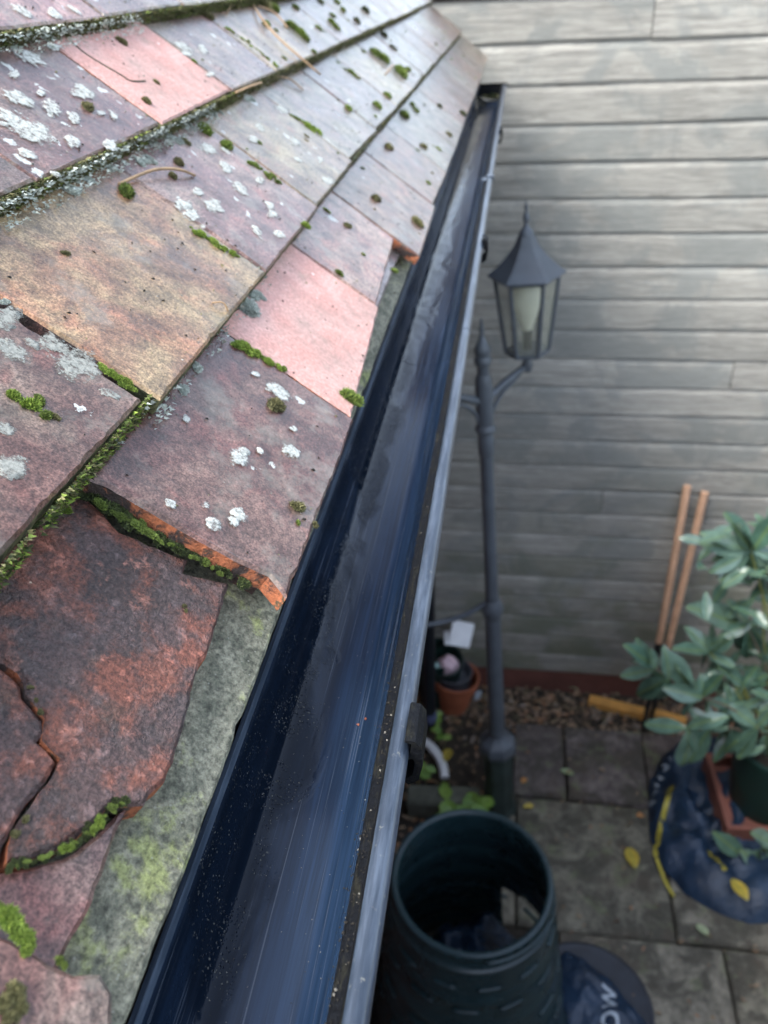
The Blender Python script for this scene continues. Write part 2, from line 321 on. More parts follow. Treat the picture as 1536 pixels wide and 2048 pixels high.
simple('soil', (0.045, 0.036, 0.026), 0.95, 0.5, 14, 0.9, 0.02)
simple('lamp_paint', (0.085, 0.10, 0.115), 0.42, 0.2, 14, 0.2, 0.002)
simple('lamp_base_paint', (0.03, 0.045, 0.04), 0.6, 0.35, 14, 0.2, 0.002)
def mat_glass():
    t = NT('lantern_glass'); c = t.coord(); f = t.noise(c, 25, 3)
    M['lantern_glass'] = t.done(t.mix(f, (0.45, 0.47, 0.36), (0.6, 0.6, 0.48)), 0.25, None, Transmission_Weight=0.0, Alpha=0.16)
mat_glass()
simple('bulb', (0.80, 0.82, 0.64), 0.35, 0.1, 10)
simple('bin_plastic', (0.015, 0.036, 0.042), 0.28, 0.25, 6, 0.15, 0.004)
simple('sack_blue', (0.014, 0.034, 0.068), 0.33, 0.4, 9, 0.5, 0.012)
simple('sack_yellow', (0.42, 0.36, 0.05), 0.45, 0.2, 20); simple('sack_white', (0.45, 0.52, 0.58), 0.5, 0.2, 30)
simple('rubber_lid', (0.028, 0.034, 0.045), 0.6, 0.3, 15, 0.3, 0.004)
simple('terracotta', (0.40, 0.125, 0.06), 0.7, 0.25, 10, 0.2, 0.003); simple('terracotta_dull', (0.24, 0.095, 0.068), 0.75, 0.25, 10, 0.2, 0.003)
simple('green_pot', (0.008, 0.030, 0.024), 0.45, 0.2, 8); simple('compost', (0.03, 0.024, 0.018), 0.95, 0.5, 30, 0.8, 0.01)
simple('grey_pot', (0.10, 0.105, 0.12), 0.6, 0.2, 12)
simple('white_plastic', (0.84, 0.86, 0.85), 0.45, 0.1, 8); simple('pink_wrap', (0.80, 0.58, 0.62), 0.55, 0.35, 40); simple('mint_wrap', (0.42, 0.66, 0.60), 0.55, 0.2, 40)
simple('pole_wood', (0.62, 0.38, 0.24), 0.6, 0.18, 20, 0.2, 0.002); simple('offcut_wood', (0.60, 0.31, 0.075), 0.7, 0.2, 20, 0.2, 0.003)
simple('black_metal', (0.012, 0.013, 0.014), 0.5, 0.2, 20); simple('black_pipe', (0.010, 0.013, 0.018), 0.4, 0.2, 10); simple('blue_clip', (0.10, 0.12, 0.22), 0.5, 0.2, 10)
simple('concrete', (0.10, 0.105, 0.08), 0.9, 0.4, 12, 0.6, 0.006)
def mat_leaf(name, a, b, rough, tr=0.0):
    t = NT(name); oi = t.n('ShaderNodeObjectInfo'); c = t.coord(); sx = t.n('ShaderNodeSeparateXYZ'); t.put(sx.inputs[0], c)
    rib = t.step(t.math('ABSOLUTE', sx.outputs[1]), 0.045, 0.015); v = t.mix(oi.outputs['Random'], a, b)
    v = t.mix(1.0, v, t.ramp(t.noise(c, 4, 3), (0.3, 0.8), (0.7, 1.2)), 'MULTIPLY'); v = t.mix(t.math('MULTIPLY', rib, 0.5), v, (0.18, 0.26, 0.07))
    M[name] = t.done(v, rough, None, Specular_IOR_Level=0.7)
mat_leaf('shrub_leaf', (0.075, 0.155, 0.105), (0.16, 0.26, 0.19), 0.22); 
mat_leaf('yellow_leaf', (0.45, 0.34, 0.04), (0.55, 0.42, 0.07), 0.5); mat_leaf('weed_leaf', (0.11, 0.24, 0.03), (0.20, 0.32, 0.05), 0.5)
mat_leaf('pale_leaf', (0.26, 0.34, 0.18), (0.34, 0.40, 0.24), 0.5); mat_leaf('rust_leaf', (0.36, 0.12, 0.04), (0.45, 0.2, 0.06), 0.6)
simple('shrub_stem', (0.26, 0.28, 0.08), 0.6, 0.3, 30); simple('shrub_branch', (0.17, 0.13, 0.09), 0.8, 0.3, 30)
simple('straw', (0.40, 0.26, 0.14), 0.7, 0.3, 60); simple('rafter', (0.06, 0.05, 0.045), 0.9, 0.3, 10)
def mat_brick():
    t = NT('house_brick'); x = t.n('ShaderNodeTexBrick'); c = t.coord(); sp = t.n('ShaderNodeSeparateXYZ'); t.put(sp.inputs[0], c); cb = t.n('ShaderNodeCombineXYZ')
    t.put(cb.inputs[0], sp.outputs[1]); t.put(cb.inputs[1], sp.outputs[2]); t.put(x.inputs['Vector'], cb.outputs[0])
    x.inputs['Color1'].default_value = (0.20, 0.085, 0.055, 1); x.inputs['Color2'].default_value = (0.14, 0.06, 0.045, 1); x.inputs['Mortar'].default_value = (0.2, 0.19, 0.17, 1)
    x.inputs['Scale'].default_value = 1.0; x.inputs['Brick Width'].default_value = 0.225; x.inputs['Row Height'].default_value = 0.075; x.inputs['Mortar Size'].default_value = 0.008
    M['house_brick'] = t.done(x.outputs[0], 0.85)
mat_brick()
simple('coping_wood', (0.42, 0.40, 0.30), 0.8, 0.2, 12); simple('plinth_timber', (0.14, 0.055, 0.04), 0.85, 0.3, 8, 0.4, 0.004)
def litter_mat(name, cols):
    t = NT(name); oi = t.attr('shade', 'Fac', 'GEOMETRY'); M[name] = t.done(t.ramp(oi, *[(i / (len(cols) - 1), c) for i, c in enumerate(cols)], interp='CONSTANT' if False else 'LINEAR'), 0.8)
litter_mat('litter', [(0.05, 0.035, 0.025), (0.17, 0.12, 0.08), (0.30, 0.21, 0.13), (0.12, 0.11, 0.06), (0.30, 0.15, 0.07), (0.24, 0.22, 0.19)])

# ------------------------------------------------------------------ ground and yard
gm = MB(); gm.add([(-60, -60, 0), (60, -60, 0), (60, 60, 0), (-60, 60, 0)], [(0, 1, 2, 3)])
ground = tag(gm.build('ground', M['soil']), kind='structure')
pav = tag(empty('paving', (0.8, 1.8, 0)), kind='structure')
def slab(x0, x1, y0, y1, tint, z=0.03, seed=0):
    b = bmesh.new(); g = 0.006
    r2 = random.Random(seed)
    q = [(x0 + g, y0 + g), (x1 - g, y0 + g), (x1 - g, y1 - g), (x0 + g, y1 - g)]
    q = [(x + r2.uniform(-.005, .005), y + r2.uniform(-.005, .005)) for x, y in q]
    dz = r2.uniform(-.004, .004); vb = [b.verts.new((x, y, 0.001)) for x, y in q]; vt = [b.verts.new((x, y, z + dz)) for x, y in q]
    b.faces.new(vt); 
    for i in range(4): b.faces.new((vb[i], vb[(i + 1) % 4], vt[(i + 1) % 4], vt[i]))
    bmesh.ops.bevel(b, geom=[e for e in b.edges if e.verts[0].co.z > .01 and e.verts[1].co.z > .01], offset=0.006, segments=2, affect='EDGES')
    m = bpy.data.meshes.new('paving_slab'); b.to_mesh(m); b.free()
    o = new_obj('paving_slab', m, M['paving_slab'], pav); o['seed'] = float(seed); o['tint'] = tint; return o
GREY = [(0.19, 0.175, 0.13), (0.21, 0.195, 0.15), (0.17, 0.16, 0.12)]; MAUVE = [(0.125, 0.10, 0.092), (0.14, 0.118, 0.108), (0.105, 0.088, 0.08)]
sid = 1
for y0, y1, x0, w, pal in ((2.40, 2.83, 0.10, 0.0, MAUVE), (1.80, 2.40, 0.12, 0.60, GREY), (1.20, 1.80, 0.28, 0.60, GREY), (0.60, 1.20, -0.3, 0.6, GREY), (0.0, 0.60, -0.5, 0.6, MAUVE)):
    if w == 0: xs = [0.10, 0.335, 0.70, 1.15, 1.6, 2.1]
    else: xs = [x0 - w * 1 + w * i for i in range(0 if y0 < 1.2 else 1, 6)]
    if y0 == 1.80: xs = [-.10] + xs
    for i in range(len(xs) - 1):
        slab(xs[i], xs[i + 1], y0, y1, pal[(sid * 2) % 3], seed=sid); sid += 1

# leaf litter and grit by the wall (nobody could count it)
def litter(name, n, region, size, label, mat, seed, zf=0.0):
    r2 = random.Random(seed); v = []; f = []; sh = []
    for i in range(n):
        x, y = region(r2); s = size * r2.uniform(.4, 1.3); a = r2.uniform(0, 6.28); tilt = r2.uniform(-.5, .5); l = s * r2.uniform(.6, 1.6); z = zf + r2.uniform(.003, .022)
        pts = [(-l, 0, 0), (-l * .3, -s * .55, tilt * s * .5), (l * .5, -s * .4, 0), (l, 0, s * .3 * r2.uniform(-1, 1)), (l * .4, s * .5, tilt * s), (-l * .4, s * .5, s * .3)]
        b = len(v); c, sn = math.cos(a), math.sin(a)
        v += [(x + px * c - py * sn, y + px * sn + py * c, z + abs(pz)) for px, py, pz in pts]; f += [(b, b + 1, b + 2, b + 3), (b, b + 3, b + 4, b + 5)]; sh += [r2.random()] * 2
    m = mesh_of(name, v, f); at = m.attributes.new('shade', 'FLOAT', 'FACE'); at.data.foreach_set('value', sh)
    return tag(new_obj(name, m, mat), label, 'litter', kind='stuff')
litter('leaf_litter', 1900, lambda r: (r.uniform(-.4, 1.9), r.triangular(2.72, 3.08, 3.0)), 0.014, 'brown dead leaves and chippings along the wall foot', M['litter'], 3, 0.004)
litter('scattered_litter', 260, lambda r: (r.uniform(0.1, 1.6), r.uniform(1.2, 2.8)), 0.009, 'small crumbs of dead leaf strewn over the slabs', M['litter'], 5, 0.03)
litter('dark_corner_litter', 400, lambda r: (r.uniform(-.44, .1), r.uniform(1.85, 2.95)), 0.016, 'dark dead leaves in the corner by the house', M['litter'], 6, 0.004)

# ------------------------------------------------------------------ clad wall
WY = 3.1
wall = tag(empty('clad_wall', (0.6, WY, 0)), 'weathered grey shiplap timber wall behind the lamp post', 'wall', kind='thing')
PITCH = 0.0388 * 3.1; ZB = HC - 0.965 * 3.1
def board_mesh(x0, x1, seed):
    r2 = random.Random(seed); prof = [(-0.004, 0.0), (-0.019, 0.0015), (-0.0205, 0.006), (-0.020, PITCH * .55), (-0.019, PITCH * .80), (-0.0175, PITCH * .86), (-0.0145, PITCH * .91), (-0.0125, PITCH * .95), (-0.0115, PITCH * 1.0), (-0.006, PITCH * 1.03)]
    n = 18; v = []; f = []
    for i in range(n + 1):
        x = x0 + (x1 - x0) * i / n; w = noise.noise((x * 1.7, seed * 3.1, 0)) * .0035; dy = noise.noise((x * 1.1, seed * 1.7, 5)) * .003
        for y, z in prof: v.append((x, WY + y + dy * (1 if y < -.01 else 0), z + (w if z < PITCH * .5 else w * .3)))
    k = len(prof)
    for i in range(n):
        for j in range(k - 1): f.append((i * k + j, (i + 1) * k + j, (i + 1) * k + j + 1, i * k + j + 1))
    return mesh_of('board', v, f)
NB = 24
for i in range(NB):
    r2 = random.Random(100 + i)
    cuts = [-0.8, r2.choice([0.35, 0.62, 0.95, 1.3]) + r2.uniform(-.1, .1), 2.6] if r2.random() < .22 else [-0.8, 2.6]
    for k in range(len(cuts) - 1):
        m = board_mesh(cuts[k] + (.0015 if k else 0), cuts[k + 1] - (.0015 if k < len(cuts) - 2 else 0), i * 5 + k)
        z = ZB + i * PITCH
        o = new_obj('board', m, M['weathered_board']); o.location = (0, 0, z); o.parent = wall; o.matrix_parent_inverse = wall.matrix_basis.inverted()
        s = r2.uniform(.85, 1.12); o['tint'] = (0.35 * s, 0.338 * s, 0.295 * s); o['seed'] = float(i * 2 + k)
b = MB(); b.box((-0.8, WY - 0.004, 0.0), (2.6, WY + 0.12, ZB + NB * PITCH + .02)); b.build('backing', M['rafter'], wall)
b = MB(); b.box((-0.8, WY - 0.016, 0.0), (2.6, WY - 0.0045, ZB - .006)); b.build('plinth', M['plinth_timber'], wall)
b = MB(); b.box((-0.8, WY - 0.03, ZB + NB * PITCH + .021), (2.6, WY + 0.14, ZB + NB * PITCH + .05)); b.build('coping', M['coping_wood'], wall)

# ------------------------------------------------------------------ roof
K = 0.916
PIT = R(37); NN = Vector((math.sin(PIT), 0, math.cos(PIT))); SS = Vector((-math.cos(PIT), 0, math.sin(PIT))); YY = Vector((0, 1, 0))
TH = 0.0115
EK = {0: Vector((-.1118, 0, -.2789)) * K, 1: Vector((-.2022, 0, -.1945)) * K, 2: Vector((-.3029, 0, -.1023)) * K, 3: Vector((-.3834, 0, -.0254)) * K}
EK[4] = EK[3] + SS * .112 + NN * .0119; EK[5] = EK[4] + SS * .112 + NN * .0119
EK[-1] = EK[0] - NN * .0119; EK[-2] = EK[0] - NN * .0238; EK[-1.3] = EK[0] - NN * .0160
def course_M(k, u=0.0, v=0.0, w=0.0):
    o = EK[k] + UP + YY * u + SS * v + NN * w
    return Matrix(((YY.x, SS.x, NN.x, o.x), (YY.y, SS.y, NN.y, o.y), (YY.z, SS.z, NN.z, o.z), (0, 0, 0, 1)))
FLIP = True  # (along, up-slope, normal) is left handed: x axis is reversed below
def uv(k, px, py, w=0.0):
    p = on_plane(px, py, EK[k] + NN * w, NN); d = p - EK[k]; return (d.y, d.dot(SS))
roof = tag(empty('tiled_roof', (EK[0].x, 0.1, HC + EK[0].z)), 'mossy lichen-spotted clay plain tile roof above the black gutter', 'roof', kind='thing')
def densify(poly, seg, jit, seed):
    out = []; n = len(poly); r2 = random.Random(seed)
    for i in range(n):
        a = Vector(poly[i]); b_ = Vector(poly[(i + 1) % n]); L = (b_ - a).length; k = max(1, int(L / seg)); nr = Vector((-(b_ - a).y, (b_ - a).x)) / max(L, 1e-6)
        for j in range(k):
            t = j / k; p = a.lerp(b_, t)
            q = noise.noise((p.x * 30, p.y * 30, seed * 3.3)) * jit * .6 + noise.noise((p.x * 330, p.y * 330, seed * 1.3)) * jit * .45 + max(0, noise.noise((p.x * 75, p.y * 75, seed * 2.3)) - .42) * jit * 4.5
            out.append(p + nr * q * (1 if j else .6))
    return out
def area(p): return sum(p[i].x * p[(i + 1) % len(p)].y - p[(i + 1) % len(p)].x * p[i].y for i in range(len(p))) / 2
def plate(name, poly, th, seed, seg=.006, jit=.0016, cham=.0016, low_v=None):
    """thick plate from an outline in (along, up-slope); top z=0.  slots: 0 face, 1 side, 2 lower edge"""
    P = densify(poly, seg, jit, seed)
    if area(P) < 0: P.reverse()
    n = len(P); ins = []
    for i in range(n):
        t = (P[(i + 1) % n] - P[i - 1]); t = t.normalized() if t.length > 0 else Vector((1, 0)); nr = Vector((-t.y, t.x)); ins.append(P[i] + nr * cham * (1 + .6 * noise.noise((P[i].x * 120, P[i].y * 120, seed))))
    v = [(p.x, p.y, noise.noise((p.x * 20, p.y * 20, seed + 9.0)) * .0006) for p in ins] + [(p.x, p.y, -cham) for p in P] + [(p.x + noise.noise((p.x * 90, p.y * 90, 3)) * .0012, p.y + noise.noise((p.x * 90, p.y * 90, 7)) * .0012, -th) for p in P]
    f = [tuple(range(n))]; mi = [0]
    for i in range(n):
        j = (i + 1) % n; f.append((i + n, j + n, j, i)); mi.append(0); f.append((i + 2 * n, j + 2 * n, j + n, i + n))
        mi.append(2 if (low_v is not None and max(P[i].y, P[j].y) < low_v) else 1)
    f.append(tuple(reversed(range(2 * n, 3 * n)))); mi.append(1)
    # local frame must be right handed: x = -along
    v = [(-x, y, z) for x, y, z in v]; f = [tuple(reversed(q)) for q in f]
    return mesh_of(name, v, f, mi)
TILES = []
TM = Matrix.Identity(4)
def place(k, u, v, w=0.0, tilt=(0, 0)):
    Mx = course_M(k, u, v, w); B = Matrix(((-Mx[0][0], Mx[0][1], Mx[0][2], Mx[0][3]), (-Mx[1][0], Mx[1][1], Mx[1][2], Mx[1][3]), (-Mx[2][0], Mx[2][1], Mx[2][2], Mx[2][3]), (0, 0, 0, 1)))
    return B @ Matrix.Rotation(tilt[0], 4, 'X') @ Matrix.Rotation(tilt[1], 4, 'Y')
def add_tile(name, k, poly, mats, tint=(.2, .15, .15), spots=.3, olive=.2, seed=0, w=0.0, th=TH, jit=.0009, tilt=(0, 0), low=.02, seg=.004):
    u0 = min(p[0] for p in poly); v0 = min(p[1] for p in poly)
    m = plate(name, [(p[0] - u0, p[1] - v0) for p in poly], th, seed, seg, jit, low_v=low)
    o = new_obj(name, m, mats); mw = place(k, u0, v0, w, tilt); o.parent = roof; o.matrix_basis = mw; o.matrix_parent_inverse = roof.matrix_basis.inverted()
    o['tint'] = tint; o['spots'] = spots; o['olive'] = olive; o['seed'] = float(seed) * .37
    TILES.append((k, u0, max(p[0] for p in poly), o, mw)); return o
FACE = [M['tile_face'], M['tile_edge_dark'], M['tile_edge_mossy']]
FACE0 = [M['tile_face'], M['tile_edge'], M['tile_edge']]
SPALL = [M['tile_spalled'], M['tile_edge'], M['tile_edge_mossy']]; SPALL0 = [M['tile_spalled'], M['tile_edge'], M['tile_edge']]
BROK = [M['tile_broken'], M['tile_edge'], M['tile_edge']]
PUR = (.155, .105, .088); MAR = (.122, .074, .062); GRY = (.185, .165, .142); TAN = (.27, .195, .125); OLV = (.235, .20, .150); BLU = (.168, .152, .140); PNK = (.34, .20, .20)
TL = .245
def q(u0, u1, va, vb=None, top=TL): return [(u0 * K + .0012, va * K), (u1 * K - .0012, (va if vb is None else vb) * K), (u1 * K - .0012, top), (u0 * K + .0012, top)]
def run(k, joints, start, spec, seed0):
    for i in range(len(joints) - 1):
        sp = spec.get(i + start, None); r2 = random.Random(seed0 + i)
        if sp is None:
            c = r2.choice([PUR, GRY, BLU, MAR, GRY, BLU, OLV]); sp = (FACE if k else FACE0, c, r2.uniform(.05, .3), r2.uniform(0, .25), 0, 0)
        mats, c, s_, ol, va, vb = sp
        s2 = r2.uniform(.80, .94); c = (c[0] * s2 * 1.02, c[1] * s2 * .97, c[2] * s2 * .86)
        add_tile('tile', k, q(joints[i], joints[i + 1], va + r2.uniform(-.002, .002), vb + r2.uniform(-.002, .002)), mats, c, s_, ol, seed0 + i, w=r2.uniform(0, .0004), tilt=(0, r2.uniform(-.003, .003)), seg=.0032 if joints[i] < 1.4 else .009)
# eaves course: whole tiles from the intact one onwards
hero_b = add_tile('tile', 0, [uv(0, 575, 1196), (0.4 * K, .0002), (.47 * K, -.0006), (.538 * K, -.0004), (.538 * K, TL), (.333 * K, TL), uv(0, 150, 950), uv(0, 210, 968), uv(0, 300, 1020), uv(0, 400, 1080), uv(0, 470, 1118), uv(0, 540, 1150)],
                  FACE0, (.118, .068, .056), .22, .3, 11, jit=.001, seg=.003)
run(0, [.539, .752, .957, 1.189], 0, {0: (SPALL0, PNK, 0, 0, .002, .014), 1: (FACE0, (.27, .185, .17), .06, .05, .018, .029), 2: (FACE0, PUR, .12, .08, -.005, -.002)}, 20)
run(0, [1.189, 1.40, 1.62, 1.85, 2.09, 2.31, 2.52, 2.75, 2.98, 3.30], 0, {0: (FACE0, PUR, .12, .05, 0, 0), 1: (FACE0, BLU, .1, .05, 0, 0), 2: (FACE0, BLU, .1, .1, 0, 0)}, 40)
# near end: broken under tiles, then a whole tile at the very edge of the frame
def img_poly(k, pts): return [uv(k, *p) for p in pts]
brk = add_tile('broken_tile', -1, img_poly(-1, [(95, 1000), (135, 966), (170, 985), (240, 1062), (330, 1100), (378, 1118), (368, 1146), (460, 1166), (442, 1230), (420, 1300), (396, 1352), (376, 1420), (354, 1500), (330, 1560), (262, 1606), (228, 1600), (192, 1640), (132, 1688), (60, 1712), (16, 1722), (20, 1690), (44, 1640), (66, 1606), (98, 1562), (122, 1514), (84, 1476), (92, 1432), (54, 1384), (36, 1344), (-60, 1290), (-60, 1120)]) ,
         BROK, seed=51, jit=.0028, seg=.004, low=-1)
brk['label'] = 'rusty red tile with its front edge broken away'
add_tile('broken_tile', -1, img_poly(-1, [(-160, 1270), (-62, 1300), (29, 1350), (46, 1390), (83, 1436), (75, 1480), (112, 1518), (89, 1560), (58, 1602), (36, 1638), (10, 1688), (4, 1722), (-160, 1750)]), BROK, seed=52, w=-.0012, jit=.0024, seg=.004, low=-1)
add_tile('broken_tile', -1.3, img_poly(-1.3, [(-160, 1740), (0, 1742), (60, 1733), (150, 1702), (215, 1650), (256, 1606), (236, 1660), (216, 1722), (188, 1800), (160, 1852), (131, 1905), (100, 1985), (-160, 1985)]), [M['tile_face'], M['tile_edge'], M['tile_edge']], (.135, .088, .078), .0, .1, 53, jit=.0018, seg=.004, low=-1, th=.008)
add_tile('tile', 0, img_poly(0, [(-170, 1800), (-40, 1842), (0, 1868), (100, 1925), (150, 1948), (205, 1946), (228, 1985), (225, 2040), (235, 2160), (-170, 2160)]), FACE0, (.125, .09, .076), .1, .25, 54, jit=.0018, seg=.004, low=-1)
# under-eaves strip tiles that show behind the short tiles
for i, (a, b_) in enumerate([(.345, .54), (.545, .75), (.755, .955), (.96, 1.18), (1.185, 1.4)]):
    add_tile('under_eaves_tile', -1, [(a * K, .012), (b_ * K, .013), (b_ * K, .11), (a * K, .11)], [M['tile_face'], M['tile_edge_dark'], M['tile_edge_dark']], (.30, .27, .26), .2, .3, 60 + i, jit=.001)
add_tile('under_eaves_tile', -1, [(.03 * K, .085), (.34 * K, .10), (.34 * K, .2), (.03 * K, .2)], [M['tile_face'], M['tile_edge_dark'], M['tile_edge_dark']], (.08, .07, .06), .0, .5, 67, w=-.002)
add_tile('under_eaves_tile', -1, [(1.42 * K, .012), (3.25 * K, .012), (3.25 * K, .11), (1.42 * K, .11)], [M['tile_face'], M['tile_edge_dark'], M['tile_edge_dark']], (.2, .18, .17), .2, .3, 66)
# course 1
run(1, [-.03, .185, .394], 0, {0: (FACE, PUR, .2, .2, 0, 0), 1: (FACE, (.15, .108, .098), .12, .22, .001, .001)}, 70)
run(1, [.402, .637, .845, 1.06, 1.285, 1.51, 1.74, 1.965, 2.20, 2.41, 2.63, 2.85, 3.26], 0,
    {0: (FACE, TAN, .0, .62, -.009, -.009), 1: (FACE, (.215, .155, .15), .55, .30, -.008, -.008), 2: (FACE, OLV, .34, .45, -.005, -.004), 3: (FACE, GRY, .12, .12, 0, 0), 4: (FACE, BLU, .1, .1, 0, 0), 5: (FACE, OLV, .08, .2, 0, 0), 6: (FACE, BLU, .05, .1, 0, 0), 7: (FACE, BLU, .05, .05, 0, 0)}, 80)
# course 2
run(2, [-.12, .09, .305, .516, .735], 0, {2: (FACE, (.165, .135, .125), .3, .25, 0, -.001), 3: (FACE, (.185, .128, .118), .55, .05, -.003, -.001)}, 110)
run(2, [.737, .946, 1.135, 1.36, 1.58, 1.80, 2.02, 2.24, 2.46, 2.68, 2.90, 3.27], 0,
    {0: (SPALL, PNK, 0, 0, 0, 0), 1: (FACE, (.205, .165, .148), .4, .1, 0, 0), 2: (FACE, OLV, .15, .35, 0, 0), 3: (FACE, GRY, .12, .2, 0, 0), 4: (FACE, BLU, .1, .1, 0, 0)}, 120)
run(3, [-.02, .20, .415, .63, .842, 1.06, 1.28, 1.50, 1.72, 1.94, 2.16, 2.38, 2.60, 2.82, 3.25], 0, {3: (FACE, (.27, .17, .165), .5, .05, 0, 0), 2: (FACE, (.24, .17, .165), .5, .05, 0, 0), 4: (FACE, (.2, .165, .155), .3, .05, 0, 0)}, 140)
run(4, [.09, .31, .52, .74, .95, 1.17, 1.39, 1.61, 1.83, 2.05, 2.27, 2.49, 2.71, 3.25], 0, {}, 170)
# eaves board (mossy cement strip) and deck
def section_extrude(name, prof, y0, y1, mats, parent, n=1, mi=None, smooth=False):
    v = []; f = []; k = len(prof); m = []
    for i in range(n + 1):
        y = y0 + (y1 - y0) * i / n
        for x, z in prof: v.append((x, y, z))
    for i in range(n):
        for j in range(k):
            j2 = (j + 1) % k; f.append((i * k + j, i * k + j2, (i + 1) * k + j2, (i + 1) * k + j)); m.append(mi[j] if mi else 0)
    f.append(tuple(range(k))); f.append(tuple(reversed(range(n * k, (n + 1) * k)))); m += [0, 0]
    me = mesh_of(name, v, f, m, smooth); bm = bmesh.new(); bm.from_mesh(me); bmesh.ops.recalc_face_normals(bm, faces=bm.faces); bm.to_mesh(me); bm.free()
    return new_obj(name, me, mats, parent)
e = EK[-2] + UP
def sp_(v, w): p = e + SS * v + NN * w; return (p.x, p.z)
bandpoly = [(.02, -.0065 + .0012 * math.sin(3))]
poly = [(u, -.0062 + .0011 * noise.noise((u * 14, 2, 0))) for u in [.02 + i * .02 for i in range(152)]] + [(3.04, .2), (.02, .2)]
band = add_tile('eaves_board', -2, poly, [M['eaves_board'], M['eaves_board'], M['eaves_board']], seed=5, th=.005, jit=.0012, low=-1, seg=.006)
TILES.pop()
section_extrude('roof_deck', [sp_(.02, -.008), sp_(2.7, .22), sp_(2.7, .17), sp_(.02, -.03)], .0, 3.02, M['rafter'], roof)  # stretch above the tiles is out of view, lengthened to shade the yard

# ------------------------------------------------------------------ moss and lichen on the tiles
def moss_mesh(seed, rx, ry, h, n, blade=.0016):
    """ragged cushion: a few low merged domes under a coat of short leafy blades"""
    r2 = random.Random(seed); v = []; f = []; N, Q = 10, 3
    doms = [(0, 0, .62)] + [(r2.uniform(-.55, .55), r2.uniform(-.55, .55), r2.uniform(.28, .5)) for _ in range(6)]
    for cx, cy, s_ in doms:
        b_ = len(v); hh = h * (.55 + .5 * s_) * r2.uniform(.75, 1.1)
        for j in range(Q + 1):
            t = j / Q * math.pi / 2
            for i in range(N):
                a = 2 * math.pi * i / N; rr = math.cos(t) * s_; v.append((rx * (cx + rr * math.cos(a)), ry * (cy + rr * math.sin(a)), hh * .8 * math.sin(t) - .0006))
        for j in range(Q):
            for i in range(N): f.append((b_ + j * N + i, b_ + j * N + (i + 1) % N, b_ + (j + 1) * N + (i + 1) % N, b_ + (j + 1) * N + i))
        for _ in range(int(n * s_ * s_ * .9)):
            a = r2.uniform(0, 6.283); t = math.asin(r2.uniform(0.02, 1)); rr = math.cos(t) * s_
            p = Vector((rx * (cx + rr * math.cos(a)), ry * (cy + rr * math.sin(a)), hh * .8 * math.sin(t))); nr = Vector((math.cos(t) * math.cos(a), math.cos(t) * math.sin(a), math.sin(t) + .2)).normalized()
            d = (nr + Vector((r2.uniform(-.7, .7), r2.uniform(-.7, .7), r2.uniform(-.2, .6)))).normalized(); s1 = Matrix.Rotation(r2.uniform(0, 6.28), 3, d) @ d.orthogonal().normalized()
            L = blade * r2.uniform(.7, 2.0); w = blade * .42; b2 = len(v); v += [p - s1 * w, p + s1 * w, p + d * L]; f.append((b2, b2 + 1, b2 + 2))
    m = mesh_of('moss_clump', v, f); at = m.attributes.new('shade', 'FLOAT', 'FACE'); at.data.foreach_set('value', [r2.random() * (1.0 if len(q_) == 3 else .25) for q_ in f]); return m
MOSS = {}
def moss_src(kind, i):
    key = (kind, i)
    if key not in MOSS:
        me = moss_mesh(i * 7 + len(kind), .010, .010 if i % 2 == 0 else .0075, .0064, 620, .0023); me.materials.append(M[kind]); MOSS[key] = me
    return MOSS[key]
def tile_at(k, u):
    best = None
    for t in TILES:
        if t[0] == k:
            d = max(t[1] - u, u - t[2], 0)
            if best is None or d < best[0]: best = (d, t)
    return best[1]
mc = 0
def moss(k, px, py, rpx, kind='moss', stretch=1.0, w=0.0, ang=None, flat=1.0):
    global mc; mc += 1
    u, v = uv(k, px, py, w); p3 = EK[k] + YY * u + SS * v; dep = fwd.dot(p3); r = rpx * dep / FPX * 1.22
    t = tile_at(k, u); Mw = place(k, u, v, w) @ Matrix.Rotation(rnd.uniform(0, 6.28) if ang is None else ang, 4, 'Z') @ Matrix.Diagonal((r / .010 * stretch, r / .010, r / .010 * flat, 1))
    o = new_obj('moss_clump', moss_src(kind, mc % 4)); o.parent = t[3]; o.matrix_parent_inverse = t[4].inverted(); o.matrix_basis = Mw; return o
def moss_line(k, p0, p1, rpx, n, kind='moss', w=0.0):
    for i in range(n):
        t = (i + rnd.uniform(.2, .8)) / n
        moss(k, p0[0] + (p1[0] - p0[0]) * t + rnd.uniform(-.45, .45) * rpx, p0[1] + (p1[1] - p0[1]) * t + rnd.uniform(-.45, .45) * rpx, rpx * rnd.uniform(.45, 1.15), kind, rnd.uniform(1, 1.7), w, None, rnd.uniform(.6, 1.1))
